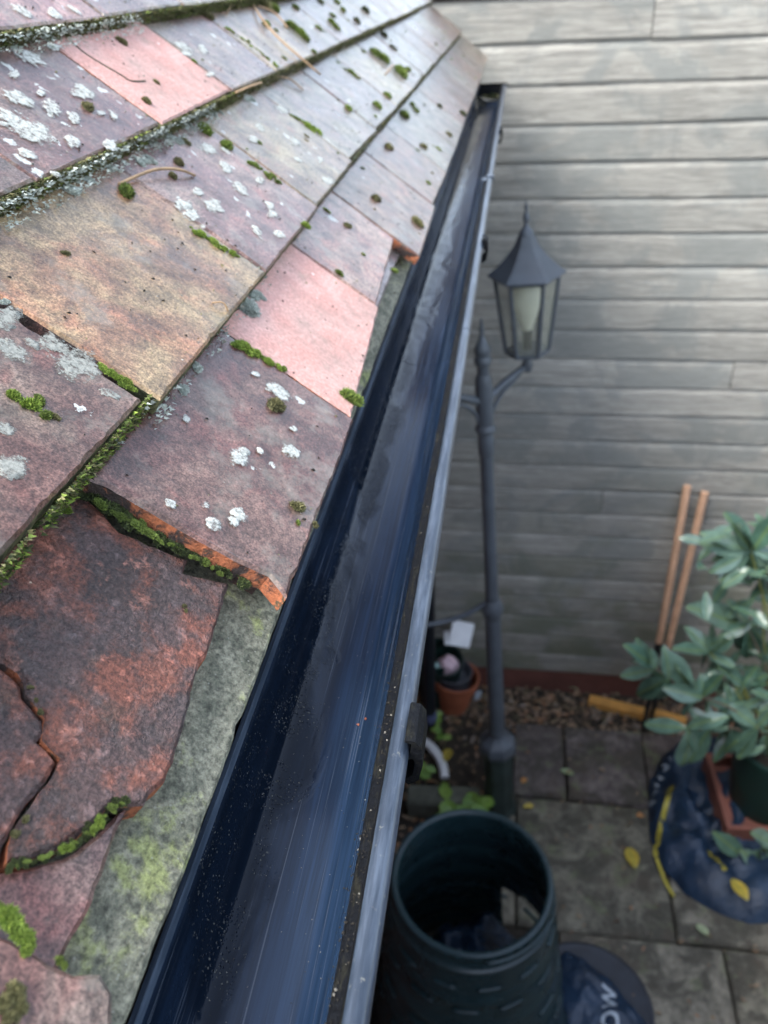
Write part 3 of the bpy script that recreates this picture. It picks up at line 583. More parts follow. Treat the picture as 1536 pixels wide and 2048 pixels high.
for a in ((0, 697, 796, 21, 'moss'), (0, 551, 814, 17, 'moss_olive'), (0, 596, 1016, 15, 'moss_olive'), (0, 630, 1050, 7, 'moss_olive'), (0, 596, 1045, 6, 'moss'), (0, 678, 548, 9, 'moss'), (0, 750, 398, 11, 'moss_olive'), (0, 835, 447, 12, 'moss_olive'),
          (1, 251, 388, 19, 'moss'), (1, 408, 262, 16, 'moss'), (1, 452, 295, 15, 'moss'), (1, 356, 325, 11, 'moss_olive'), (1, 345, 354, 10, 'moss_olive'), (1, 370, 285, 9, 'moss_olive'), (1, 610, 452, 9, 'moss_bright'), (1, 132, 508, 8, 'moss_olive'),
          (1, 60, 812, 20, 'moss_bright'), (1, 30, 797, 15, 'moss_bright'), (1, 92, 832, 14, 'moss'), (1, 110, 836, 10, 'moss_olive'), (1, 78, 806, 14, 'moss'),
          (1, 775, 193, 9, 'moss'), (1, 755, 214, 10, 'moss'), (1, 697, 218, 8, 'moss'), (1, 700, 144, 7, 'moss'),
          (1, 752, 110, 13, 'moss'), (1, 764, 118, 13, 'moss'), (1, 800, 146, 15, 'moss'), (1, 768, 72, 8, 'moss_dark'), (1, 786, 96, 6, 'moss_dark'), (1, 816, 140, 7, 'moss'), 
          (0, 808, 232, 12, 'moss'), (0, 824, 210, 7, 'moss'), (0, 832, 222, 7, 'moss'), (0, 776, 295, 10, 'moss_olive'), (0, 847, 294, 8, 'moss_olive'), (0, 878, 213, 6, 'moss_dark'), (0, 898, 270, 6, 'moss_olive'), (0, 925, 228, 7, 'moss_dark'),
          (2, 176, 216, 12, 'moss_olive'), (2, 292, 204, 11, 'moss_olive'), (2, 243, 85, 10, 'moss_olive'), (2, 312, 166, 7, 'moss_olive'), (2, 412, 33, 12, 'moss_olive'), (2, 365, 31, 8, 'moss_olive'),
          (2, 530, 12, 14, 'moss_olive'), (2, 548, 18, 12, 'moss'), (2, 532, 50, 10, 'moss'), (2, 585, 56, 13, 'moss'), (2, 600, 68, 13, 'moss'), (2, 612, 80, 10, 'moss'), (2, 637, 57, 6, 'moss'), (2, 662, 46, 9, 'moss'), (2, 672, 56, 8, 'moss'), (2, 590, 16, 8, 'moss'), (2, 665, 32, 6, 'moss'), (2, 685, 22, 8, 'moss'), (2, 673, 5, 7, 'moss'), (2, 730, 22, 9, 'moss_dark'), (2, 640, 4, 6, 'moss'), (2, 712, 42, 8, 'moss_dark'), (2, 552, 62, 5, 'moss'), (2, 628, 105, 6, 'moss')):
    moss(*a)
moss_line(0, (478, 690), (572, 742), 12, 9, 'moss_bright'); moss_line(1, (382, 455), (474, 513), 8, 12, 'moss_bright'); moss_line(1, (496, 325), (560, 365), 9, 6, 'moss')
moss_line(1, (582, 230), (640, 270), 7, 8, 'moss_bright'); moss_line(2, (452, 54), (556, 133), 5, 16, 'moss_bright'); moss_line(1, (672, 125), (720, 160), 5, 5, 'moss')
moss_line(1, (206, 736), (266, 778), 9, 10, 'moss_bright', 0.0); moss(0, 272, 806, 17, 'moss_bright'); moss(0, 258, 826, 13, 'moss'); moss(0, 246, 845, 12, 'moss_dark')
moss_line(-1, (160, 978), (290, 1060), 15, 13, 'moss_dark', .002); moss_line(-1, (290, 1062), (500, 1168), 12, 18, 'moss_dark', .002); moss_line(-1, (200, 1010), (330, 1085), 10, 8, 'moss', .004); moss_line(-1, (330, 1085), (450, 1150), 8, 7, 'moss', .003)
moss_line(-1, (20, 1090), (130, 975), 18, 10, 'moss_dark', .002); moss_line(-1, (30, 1060), (110, 985), 14, 6, 'moss', .006); moss(-1, 130, 1020, 12, 'moss_bright', w=.004)
CR = [(252, 1602), (226, 1612), (205, 1640), (180, 1660), (150, 1690), (120, 1703), (70, 1722), (16, 1734)]
for i_ in range(len(CR) - 1): moss_line(-1.3, CR[i_], CR[i_ + 1], 8, 5, 'moss_dark', .004); moss_line(-1.3, CR[i_], CR[i_ + 1], 6, 2, 'moss', .007)
moss_line(-1.3, (212, 1632), (180, 1664), 8, 5, 'moss_bright', .008); moss_line(-1.3, (140, 1692), (118, 1702), 7, 3, 'moss_bright', .007)
for a in ((8, 1828, 22), (28, 1850, 22), (44, 1872, 20), (58, 1894, 14), (-14, 1815, 20)): moss(0, *a, 'moss_bright', flat=.8)
for a in ((118, 1922, 9), (128, 1930, 8)): moss(0, *a, 'moss')
for a in ((30, 1985, 18), (10, 2005, 18), (40, 2015, 14), (20, 2035, 16)): moss(0, *a, 'moss_olive')
for a in ((60, 1375, 5), (72, 1400, 5), (80, 1425, 6), (368, 1212, 5), (372, 1222, 4), (50, 1640, 8), (30, 1668, 8)): moss(-1, *a, 'moss_olive')
for _ in range(85):                          # small scattered tufts further up the roof
    k_ = rnd.choice([0, 0, 1, 1, 2, 2, 3]); u_ = rnd.uniform(.75, 2.7); v_ = rnd.uniform(.01, .10); t_ = tile_at(k_, u_); s_ = rnd.choice([.14, .18, .22, .26, .34, .45])
    o = new_obj('moss_clump', moss_src(rnd.choice(['moss', 'moss_olive', 'moss', 'moss_bright']), rnd.randrange(4))); o.parent = t_[3]; o.matrix_parent_inverse = t_[4].inverted()
    o.matrix_basis = place(k_, u_, v_) @ Matrix.Rotation(rnd.uniform(0, 6.28), 4, 'Z') @ Matrix.Diagonal((s_ * rnd.uniform(.8, 1.7), s_, s_ * .8, 1))
r2 = random.Random(77); v = []; f = []; mi = []
for _ in range(2600):                         # specks of soil and broken moss on the tiles
    k_ = r2.choice([0, 1, 1, 2, 2, 3]); u_ = r2.uniform(.3 if k_ == 0 else .1, 2.2); v_ = r2.random() ** 1.4 * .115 + .004; p = EK[k_] + UP + YY * u_ + SS * v_ + NN * .0004; s_ = r2.choice([.0003, .0004, .0005, .0007, .0011])
    a_ = r2.uniform(0, 6.28); e1 = (YY * math.cos(a_) + SS * math.sin(a_)) * s_ * r2.uniform(.7, 1.8); e2 = NN.cross(e1).normalized() * s_ * r2.uniform(.5, 1); b_ = len(v)
    v += [p - e1, p + e2, p + e1, p - e2, p + NN * s_ * .9]; f += [(b_, b_ + 1, b_ + 4), (b_ + 1, b_ + 2, b_ + 4), (b_ + 2, b_ + 3, b_ + 4), (b_ + 3, b_, b_ + 4)]; mi += [r2.choice([0, 0, 0, 1, 2])] * 4
me = mesh_of('roof_specks', v, f, mi); at_ = me.attributes.new('shade', 'FLOAT', 'FACE'); at_.data.foreach_set('value', [r2.random() for _ in f])
tag(new_obj('roof_specks', me, [M['grit'], M['grit_pale'], M['moss_olive']], roof), kind='stuff')
# crust lichens
def lichen_mesh(seed, lobes=1.0):
    r2 = random.Random(seed); n = 40; v = [(0, 0, .0004)]; f = []
    for ring, (rr, z) in enumerate(((.75, .0004), (1.4, .0003), (1.5, .0))):
        for i in range(n):
            a = 2 * math.pi * i / n; w_ = 1 + .34 * noise.noise((math.cos(a) * 1.4, math.sin(a) * 1.4, seed * 2.1)) + .20 * noise.noise((math.cos(a) * 4.2, math.sin(a) * 4.2, seed)) + .10 * r2.uniform(-1, 1)
            v.append((.01 * rr * w_ * math.cos(a), .01 * rr * w_ * math.sin(a), z))
    for i in range(n): f.append((0, 1 + i, 1 + (i + 1) % n))
    for ring in range(2):
        for i in range(n): f.append((1 + ring * n + i, 1 + (ring + 1) * n + i, 1 + (ring + 1) * n + (i + 1) % n, 1 + ring * n + (i + 1) % n))
    return mesh_of('lichen', v, f, None, True)
LCH = {}
lc = 0
def lichen(k, px, py, rx, ry=None, kind='lichen_white', thick=1.0):
    """crust patch: centre and half widths in photo pixels, laid on the tile face"""
    global lc; lc += 1
    ry = ry or rx; u, v = uv(k, px, py); u1, v1 = uv(k, px + rx, py + rx * .62); u2, v2 = uv(k, px + ry * .62, py - ry)
    key = (kind, lc % 6)
    if key not in LCH: LCH[key] = lichen_mesh(lc); LCH[key].materials.append(M[kind])
    a = math.hypot(u1 - u, v1 - v) * .9; b_ = math.hypot(u2 - u, v2 - v) * .62
    t = tile_at(k, u); Mw = place(k, u, v, .0006) @ Matrix.Rotation(rnd.uniform(-.5, .5), 4, 'Z') @ Matrix.Diagonal((b_ / .01, a / .01, thick, 1))
    o = new_obj('lichen', LCH[key]); o.parent = t[3]; o.matrix_parent_inverse = t[4].inverted(); o.matrix_basis = Mw
for a in ((0, 475, 915, 16), (0, 488, 905, 9), (0, 580, 905, 17, 13), (0, 555, 785, 20, 14), (0, 540, 778, 9), (0, 425, 1050, 13), (0, 478, 1030, 15, 12), (0, 343, 1008, 10), (0, 520, 903, 6), (0, 510, 750, 7), (0, 586, 860, 7), (0, 410, 1012, 7), (0, 466, 1045, 9), (0, 372, 840, 8),
          (2, 60, 116, 22, 15), (2, 36, 198, 22, 15), (2, 62, 262, 40, 22), (2, 20, 235, 22, 16), (2, 166, 188, 17, 14), (2, 158, 176, 10), (2, 103, 216, 17, 14), (2, 147, 236, 11), (2, 145, 284, 13), (2, 222, 291, 12), (2, 55, 310, 13), (2, 82, 188, 7), (2, 30, 150, 10), (2, 226, 232, 9), (2, 110, 95, 10), (2, 4, 250, 8), (2, 110, 350, 7), (2, 200, 228, 7), (2, 365, 95, 13, 9), (2, 405, 100, 9), (2, 372, 108, 8), (2, 420, 150, 7),
          (1, 425, 412, 17, 13), (1, 366, 412, 14), (1, 384, 432, 14), (1, 478, 378, 16, 12), (1, 415, 298, 16, 10), (1, 450, 335, 11), (1, 545, 430, 8), (1, 520, 360, 8), (1, 560, 470, 10), (1, 515, 465, 9), (1, 588, 285, 9), (1, 655, 362, 9), (1, 520, 255, 9), (1, 508, 280, 9), (1, 395, 385, 8), (1, 540, 412, 8), (1, 595, 320, 7), (1, 640, 320, 7), (1, 562, 220, 12, 6),
          (3, 46, 25, 20, 8), (3, 108, 28, 13, 8), (3, 150, 22, 12, 6)):
    lichen(*a)
for a in ((1, 150, 728, 44, 34), (1, 105, 690, 22, 22), (1, 8, 640, 22, 30), (1, 22, 935, 26, 26), (1, 20, 700, 30, 20), (1, 218, 790, 16, 9), (1, 5, 860, 18, 16), (1, 62, 690, 14, 10)): lichen(*a, kind='lichen_grey')
for a in ((0, 222, 872, 20, 22), (0, 368, 778, 12), (0, 398, 736, 12), (0, 492, 615, 16, 26), (0, 512, 590, 12, 16), (0, 170, 915, 7), (1, 140, 380, 22, 18), (1, 165, 360, 20, 14), (1, 290, 320, 20, 14), (1, 225, 340, 14), (1, 345, 282, 26, 14), (1, 380, 255, 20, 12), (1, 430, 225, 26, 12), (1, 495, 200, 20, 10), (2, 60, 75, 26, 10), (2, 100, 75, 18, 12), (2, 160, 60, 22, 10), (2, 225, 50, 26, 10), (2, 20, 95, 18, 10), (1, 10, 602, 9)): 
    for _ in range(5): moss(a[0], a[1] + rnd.uniform(-.6, .6) * a[3 if len(a) > 4 else -1], a[2] + rnd.uniform(-.35, .35) * a[-1], a[-1] * rnd.uniform(.45, .8), 'lichen_mint', 1.3, flat=.6)

# fringe of moss along the lower edges of the courses
def fringe(name, k, u0, u1, n, seed, kinds, spread=.004, vlo=-.0025, wlo=-.0119):
    r2 = random.Random(seed); v = []; f = []; mi = []
    for _ in range(n):
        u = r2.uniform(u0, u1); dens = noise.noise((u * 22, k, seed)) + .5 * noise.noise((u * 70, k, seed + 3))
        if dens < r2.uniform(-.55, .35): continue
        w = r2.uniform(wlo, -.001); vv = vlo + (w - wlo) * .12 - r2.uniform(0, spread) * (1 if w < wlo * .55 else .3)
        p = EK[k] + UP + YY * u + SS * vv + NN * w
        d = (-SS * r2.uniform(.2, 1) + NN * r2.uniform(.1, 1) + YY * r2.uniform(-.7, .7)).normalized(); s = d.cross(Vector((r2.uniform(-1, 1), r2.uniform(-1, 1), r2.uniform(-1, 1)))).normalized()
        L = r2.uniform(.0012, .0034); wd = L * .33; b_ = len(v); v += [p - s * wd, p + s * wd, p + d * L]; f.append((b_, b_ + 1, b_ + 2)); mi.append(r2.choice(kinds))
    me = mesh_of(name, v, f, mi); at = me.attributes.new('shade', 'FLOAT', 'FACE'); at.data.foreach_set('value', [r2.random() for _ in f])
    return tag(new_obj(name, me, [M['moss_olive'], M['moss'], M['moss_dark'], M['lichen_mint'], M['moss_bright']], roof), kind='stuff')
fringe('edge_moss', 1, .02, .37, 6500, 1, [0, 1, 2, 2, 0, 4], .003); fringe('edge_moss', 1, .37, 1.1, 7000, 2, [0, 0, 2, 3, 2], .0015); fringe('edge_moss', 1, 1.1, 2.9, 5000, 3, [0, 2, 2, 0], .0015)
fringe('edge_moss', 2, .2, .9, 17000, 4, [0, 0, 1, 2, 0, 0], .0022); fringe('edge_moss', 2, .9, 2.6, 7000, 5, [0, 2, 0], .002); fringe('edge_moss', 3, .4, 1.5, 14000, 6, [0, 0, 0, 2, 1], .0022)
for k_, a_, c_, n_ in ((2, .42, .62, 1500), (2, .62, .80, 1300), (3, .5, .85, 1500), (1, .40, .60, 600), (1, .36, .40, 260)): fringe('edge_lichen', k_, a_, c_, n_, 40 + k_, [3], .012, -.003, -.0119)
# straws and twigs lying on the tiles
def twig(pts, r, label, name='twig', k=1):
    P = []
    for i, (px, py) in enumerate(pts):
        u, v = uv(k, px, py); P.append(EK[k] + UP + YY * u + SS * v + NN * (r + .0004 + (.0035 if 0 < i < len(pts) - 1 else 0)))
    b_ = MB(); b_.tube(spline(P, 5), r, 6); o = b_.build(name, M['straw'], None, True); return tag(o, label, 'twig', 'twigs on the roof')
twig([(236, 372), (300, 352), (350, 350), (388, 354)], .0011, 'thin curved twig beside the round moss cushion on the tiles')
twig([(500, 2), (520, 45), (560, 90), (640, 152)], .0013, 'long pale pine needle trailing down the upper tiles', 'pine_needle', 2)
twig([(515, 14), (545, 32), (575, 58)], .0011, 'short brown pine needle beside the long pale one', 'pine_needle', 2)
twig([(470, 188), (500, 180), (522, 168)], .0011, 'short twig caught along a tile edge under the straws', 'twig', 2)
twig([(545, 155), (575, 165), (605, 182)], .0009, 'short twig just below the tile edge mid roof', 'twig', 1)
twig([(770, 150), (783, 136), (788, 134)], .0012, 'tiny pale straw beside the far moss cushion', 'straw', 1)
twig([(422, 608), (440, 616), (455, 625)], .0006, 'tiny pale straw on the tan tile', 'straw', 1)
twig([(452, 30), (462, 12), (472, 0)], .0007, 'thin pale straw standing at the top edge of the roof', 'straw', 2)
ct = tile_at(2, .84 * K); P_ = []
for px, py in ((142, 84), (170, 108), (205, 130), (240, 150), (262, 163), (290, 163)):
    u, v = uv(2, px, py); P_.append(EK[2] + UP + YY * u + SS * v + NN * .0001)
b = MB(); b.tube(spline(P_, 5), .0010, 6); o = new_obj('crack', mesh_of('crack', b.v, b.f), M['moss_dark']); o.parent = ct[3]; o.matrix_parent_inverse = ct[4].inverted()
# ------------------------------------------------------------------ gutter
gut = tag(empty('gutter', (-.08, .1, HC - .35)), 'wet black plastic rainwater gutter running along the roof edge', 'gutter')
GZ = -.33
def gp(dx=0.0, dz=0.0, lip=0.0):
    """gutter section (x, z) in near units; outer skin grown by dx"""
    inner = [(-.1325, GZ + .000), (-.1300, GZ + .0005), (-.1285, GZ - .003)]
    for i in range(25):
        t = math.pi * (1 - i / 24); c_ = math.cos(t); inner.append((-.0938 + .0346 * math.copysign(abs(c_) ** (.68 if c_ < 0 else .5), c_), GZ - .010 - .034 * max(0, math.sin(t)) ** .9))
    inner += [(-.0590, GZ - .0085), (-.0578, GZ - .0074), (-.0535, GZ - .0066), (-.0527, GZ - .0035), (-.0519, GZ - .0014), (-.0498, GZ - .0002), (-.0470, GZ + .0003), (-.0446, GZ - .0004), (-.0428, GZ - .0022), (-.0418, GZ - .0048), (-.0424, GZ - .0082)]
    outer = [(-.0530, GZ - .0095), (-.0560, GZ - .014)]
    for i in range(1, 12):
        t = math.pi * i / 12; c_ = math.cos(t); outer.append((-.0938 + .0368 * math.copysign(abs(c_) ** (.68 if c_ < 0 else .5), c_), GZ - .014 - .0328 * math.sin(t) ** .9))
    outer += [(-.1315, GZ - .014), (-.1325, GZ - .004)]
    return [(x * K, z * K + HC) for x, z in inner + outer], len(inner)
prof, ni = gp()
mi = []
for j in range(len(prof)):
    mi.append(1 if (j < 2 or 32 <= j <= 37) else (2 if 28 <= j <= 31 else 0))
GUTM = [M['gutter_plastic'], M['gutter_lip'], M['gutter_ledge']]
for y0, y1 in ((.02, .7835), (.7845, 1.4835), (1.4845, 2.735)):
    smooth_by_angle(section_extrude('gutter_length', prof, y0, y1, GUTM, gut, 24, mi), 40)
# unions: a slightly larger sleeve under the joint and a raised strap inside
def strap(name, y0, y1, a, b_, off, th):
    P = prof[a:b_]; up = []; n = len(P)
    for i in range(n):
        t = Vector((P[min(i + 1, n - 1)][0] - P[max(i - 1, 0)][0], P[min(i + 1, n - 1)][1] - P[max(i - 1, 0)][1])).normalized(); nr = Vector((-t.y, t.x)); up.append((P[i], (P[i][0] + nr.x * off, P[i][1] + nr.y * off), (P[i][0] + nr.x * (off + th), P[i][1] + nr.y * (off + th))))
    poly = [x[1] for x in up] + [x[2] for x in reversed(up)]
    return poly
def clip(name, y, w, mats):
    P = [(-.0622, GZ - .0085), (-.0618, GZ - .0048), (-.0535, GZ - .0042), (-.0525, GZ + .0018), (-.0440, GZ + .0022), (-.0408, GZ + .0010), (-.0398, GZ - .004), (-.0408, GZ - .0100), (-.0535, GZ - .0105), (-.056, GZ - .0085)]
    P = [(x * K, z * K + HC) for x, z in P]; return section_extrude(name, P, y - w / 2, y + w / 2, mats, gut)
clip('joint_clip', 1.484, .016, M['gutter_lip'])
# stop end
P = [prof[i] for i in range(ni)]
b = MB(); v0 = [(-.08 + (x + .08) * 1.06, 2.7355, z + .003) for x, z in P]; v1 = [(-.08 + (x + .08) * 1.06, 2.743, z + .003) for x, z in P]; n_ = len(P)
b.add(v0 + v1, [tuple(reversed(range(n_))), tuple(range(n_, 2 * n_))] + [(i, (i + 1) % n_, n_ + (i + 1) % n_, n_ + i) for i in range(n_)]); b.build('stop_end', M['gutter_ledge'], gut)
# bracket: arm under the gutter from the fascia and a clip over the bead
def bracket(y, w=.024):
    br = []; 
    for i in range(0, 13):
        t = math.pi * i / 12; br.append((-.0950 + .0380 * math.cos(t), GZ - .014 - .0355 * math.sin(t) ** .8))
    out = [(-.0950 + .0415 * math.cos(math.pi * i / 12), GZ - .014 - .0395 * math.sin(math.pi * i / 12) ** .8) for i in range(12, -1, -1)]
    P = [(x * K, z * K + HC) for x, z in br + out]; section_extrude('bracket_arm', P, y - w / 2, y + w / 2, M['gutter_ledge'], gut)
    P = [(-.0545, GZ - .009), (-.0475, GZ - .0085), (-.0415, GZ - .006), (-.0405, GZ + .0015), (-.0440, GZ + .0028), (-.0432, GZ + .0042), (-.0385, GZ + .0035), (-.0355, GZ - .001), (-.0350, GZ - .014), (-.0375, GZ - .026), (-.0430, GZ - .030), (-.0460, GZ - .027), (-.0405, GZ - .022), (-.0390, GZ - .013), (-.0400, GZ - .0095), (-.0545, GZ - .0135)]
    P = [(x * K, z * K + HC) for x, z in P]; o = section_extrude('bracket_clip', P, y - w / 2, y + w / 2, M['gutter_ledge'], gut)
bracket(.268); bracket(1.10); bracket(1.95)
# silt, grit and crumbs lying in the gutter
r2 = random.Random(31); v = []; f = []; mi = []
def crumb(p, s, m_):
    b_ = len(v); q_ = [Vector((r2.uniform(.5, 1), 0, 0)), Vector((-r2.uniform(.5, 1), 0, 0)), Vector((0, r2.uniform(.5, 1.2), 0)), Vector((0, -r2.uniform(.5, 1.2), 0)), Vector((0, 0, r2.uniform(.4, .8))), Vector((0, 0, -.4))]
    rot = Matrix.Rotation(r2.uniform(0, 6.28), 3, 'Z') @ Matrix.Rotation(r2.uniform(-.7, .7), 3, 'X'); v.extend([tuple(Vector(p) + rot @ c * s) for c in q_])
    for t_ in ((0, 2, 4), (2, 1, 4), (1, 3, 4), (3, 0, 4), (2, 0, 5), (1, 2, 5), (3, 1, 5), (0, 3, 5)): f.append(tuple(i + b_ for i in t_)); mi.append(m_)
def bowl_z(x):
    c = max(-1, min(1, (x / K + .0938) / .0346)); c = math.copysign(abs(c) ** (1 / (.68 if c < 0 else .5)), c); return (GZ - .010 - .034 * math.sin(math.acos(c)) ** .9) * K + HC
for _ in range(1300):
    y = .1 + 2.3 * r2.random() ** 1.8; d = noise.noise((y * 13, 4, 0)) + .6 * noise.noise((y * 45, 8, 0))
    if d < r2.uniform(-.5, .3): continue
    x = r2.uniform(-.0588, -.0532) * K; crumb((x, y, (GZ - .0068) * K + HC), r2.uniform(.0003, .0010), 1 if r2.random() < .08 else 0)
for _ in range(1500):
    y = .1 + 2.3 * r2.random() ** 1.6; d = noise.noise((y * 17, 14, 0)) + .4 * noise.noise((y * 60, 18, 0))
    if d < r2.uniform(-.35, .45): continue
    x = r2.triangular(-.0690, -.0596, -.0605) * K; crumb((x, y, bowl_z(x)), r2.uniform(.0003, .0010), 1 if r2.random() < .1 else 0)
for _ in range(900):
    y = .08 + 2.2 * r2.random() ** 2; x = r2.uniform(-.126, -.066) * K; crumb((x, y, bowl_z(x)), r2.uniform(.00012, .0005), r2.choice([0, 1, 1]))
tag(new_obj('gutter_silt', mesh_of('gutter_silt', v, f, mi), [M['grit'], M['grit_pale']]), 'dark silt and grit lying along the inside of the gutter', 'silt', kind='stuff')
for _i in range(7):
    mo = new_obj('moss_clump', moss_src('moss_dark' if _i % 2 else 'moss_olive', _i % 4), None, gut); sc_ = r2.uniform(.6, 1.1); mo.matrix_basis = Matrix.Translation((r2.uniform(-.118, -.066) * K, 2.73 - r2.uniform(0, .06), HC + (GZ - .038) * K + r2.uniform(0, .012))) @ Matrix.Scale(sc_, 4)
def in_gutter(px, py, lift=.0008):
    p = at_z(px, py, HC + (GZ - .040) * K)
    for _ in range(6): p = at_z(px, py, bowl_z(p.x) + lift)
    return p
for px, py, s, lab in ((717, 1449, .0012, 'larger orange tile crumb in the gutter bowl'), (731, 1437, .0008, 'smaller orange tile crumb in the gutter beside a larger one')):
    v = []; f = []; mi = []; p = in_gutter(px, py); crumb(p, s, 0); tag(new_obj('tile_crumb', mesh_of('tile_crumb', v, f), M['terracotta']), lab, 'crumb', 'tile crumbs in the gutter')

# ------------------------------------------------------------------ house under the eaves
house = tag(empty('house', (-.6, 1.5, 0)), 'dark brick house wall and fascia under the tiled eaves', 'house')
b = MB(); b.box((-1.2, -1.5, 0), (-.44, 3.05, HC - .50)); b.build('wall', M['house_brick'], house)
b = MB(); b.box((-.44, -1.5, HC - .50), (-.145, 3.0, HC - .485)); b.build('soffit', M['black_pipe'], house)
b = MB(); b.box((-.145, -1.5, HC - .505), (-.1245, 3.0, HC - .292)); b.build('fascia', M['black_pipe'], house)

b = MB(); b.box((-1.2, -3.2, 0), (3.4, -1.7, 2.5)); tag(b.build('sky_blocker_rear', M['house_brick']), kind='structure')  # added block behind the camera, dims low sky light on the clad wall
b = MB(); b.box((2.45, -1.65, 0), (2.52, 3.05, 2.0)); tag(b.build('sky_blocker_side', M['rafter']), kind='structure')  # added panel out of view, holds sky light off the yard
# ------------------------------------------------------------------ lamp post
lamp = empty('lamp_post', (.047, 2.336, 0)); tag(lamp, 'blue grey painted garden lamp post with hexagonal lantern and leaning shaft', 'lamp post')
tilt = Matrix.Translation((.047, 2.336, 0)) @ Matrix.Rotation(math.atan2(-.131, 2.261), 4, 'Y')
lamp.matrix_basis = tilt
def lpart(name, mb, mat, sm=True, par=None):
    o = new_obj(name, mesh_of(name, [tilt @ Vector(p) for p in mb.v], mb.f, mb.m), mat)
    o.parent = par or lamp; o.matrix_parent_inverse = lamp.matrix_basis.inverted() if par is None else Matrix.Identity(4)
    return smooth_by_angle(o, 40) if sm else o
b = MB(); b.lathe([(.074, 0), (.074, .03), (.066, .05), (.062, .36), (.060, .39)], 8, ang0=R(22.5)); lpart('base', b, M['lamp_base_paint'], False)
b = MB(); b.lathe([(.060, .391), (.078, .405), (.080, .43), (.070, .455), (.045, .475), (.033, .49)], 8, ang0=R(22.5)); lpart('base_collar', b, M['lamp_paint'], False)
b = MB(); b.lathe([(.032, .485), (.031, .8), (.0285, 1.12)], 20); lpart('lower_shaft', b, M['lamp_paint'])
b = MB(); b.lathe([(.029, 1.12), (.034, 1.13), (.040, 1.15), (.040, 1.165), (.033, 1.185), (.026, 1.20)], 20); lpart('ring', b, M['lamp_paint'])
b = MB(); b.lathe([(.024, 1.20), (.022, 1.5), (.0215, 1.80)], 20); lpart('upper_shaft', b, M['lamp_paint'])
b = MB(); b.lathe([(.0215, 1.80), (.026, 1.81), (.026, 1.86), (.024, 1.87), (.024, 1.885), (.033, 1.893), (.033, 1.905), (.026, 1.915)], 20); lpart('collar', b, M['lamp_paint'])
b = MB(); b.lathe([(.026, 1.915), (.0275, 2.04), (.026, 2.07), (.020, 2.085)], 16); lpart('sleeve', b, M['lamp_paint'])
b = MB(); b.lathe([(.019, 2.085), (.0185, 2.115), (.026, 2.12), (.027, 2.135), (.021, 2.145), (.025, 2.155), (.025, 2.168), (.015, 2.19), (.0085, 2.205), (.006, 2.215), (.008, 2.222), (.006, 2.235), (.0025, 2.262)], 16); lpart('finial', b, M['lamp_paint'])
ARM = R(38)
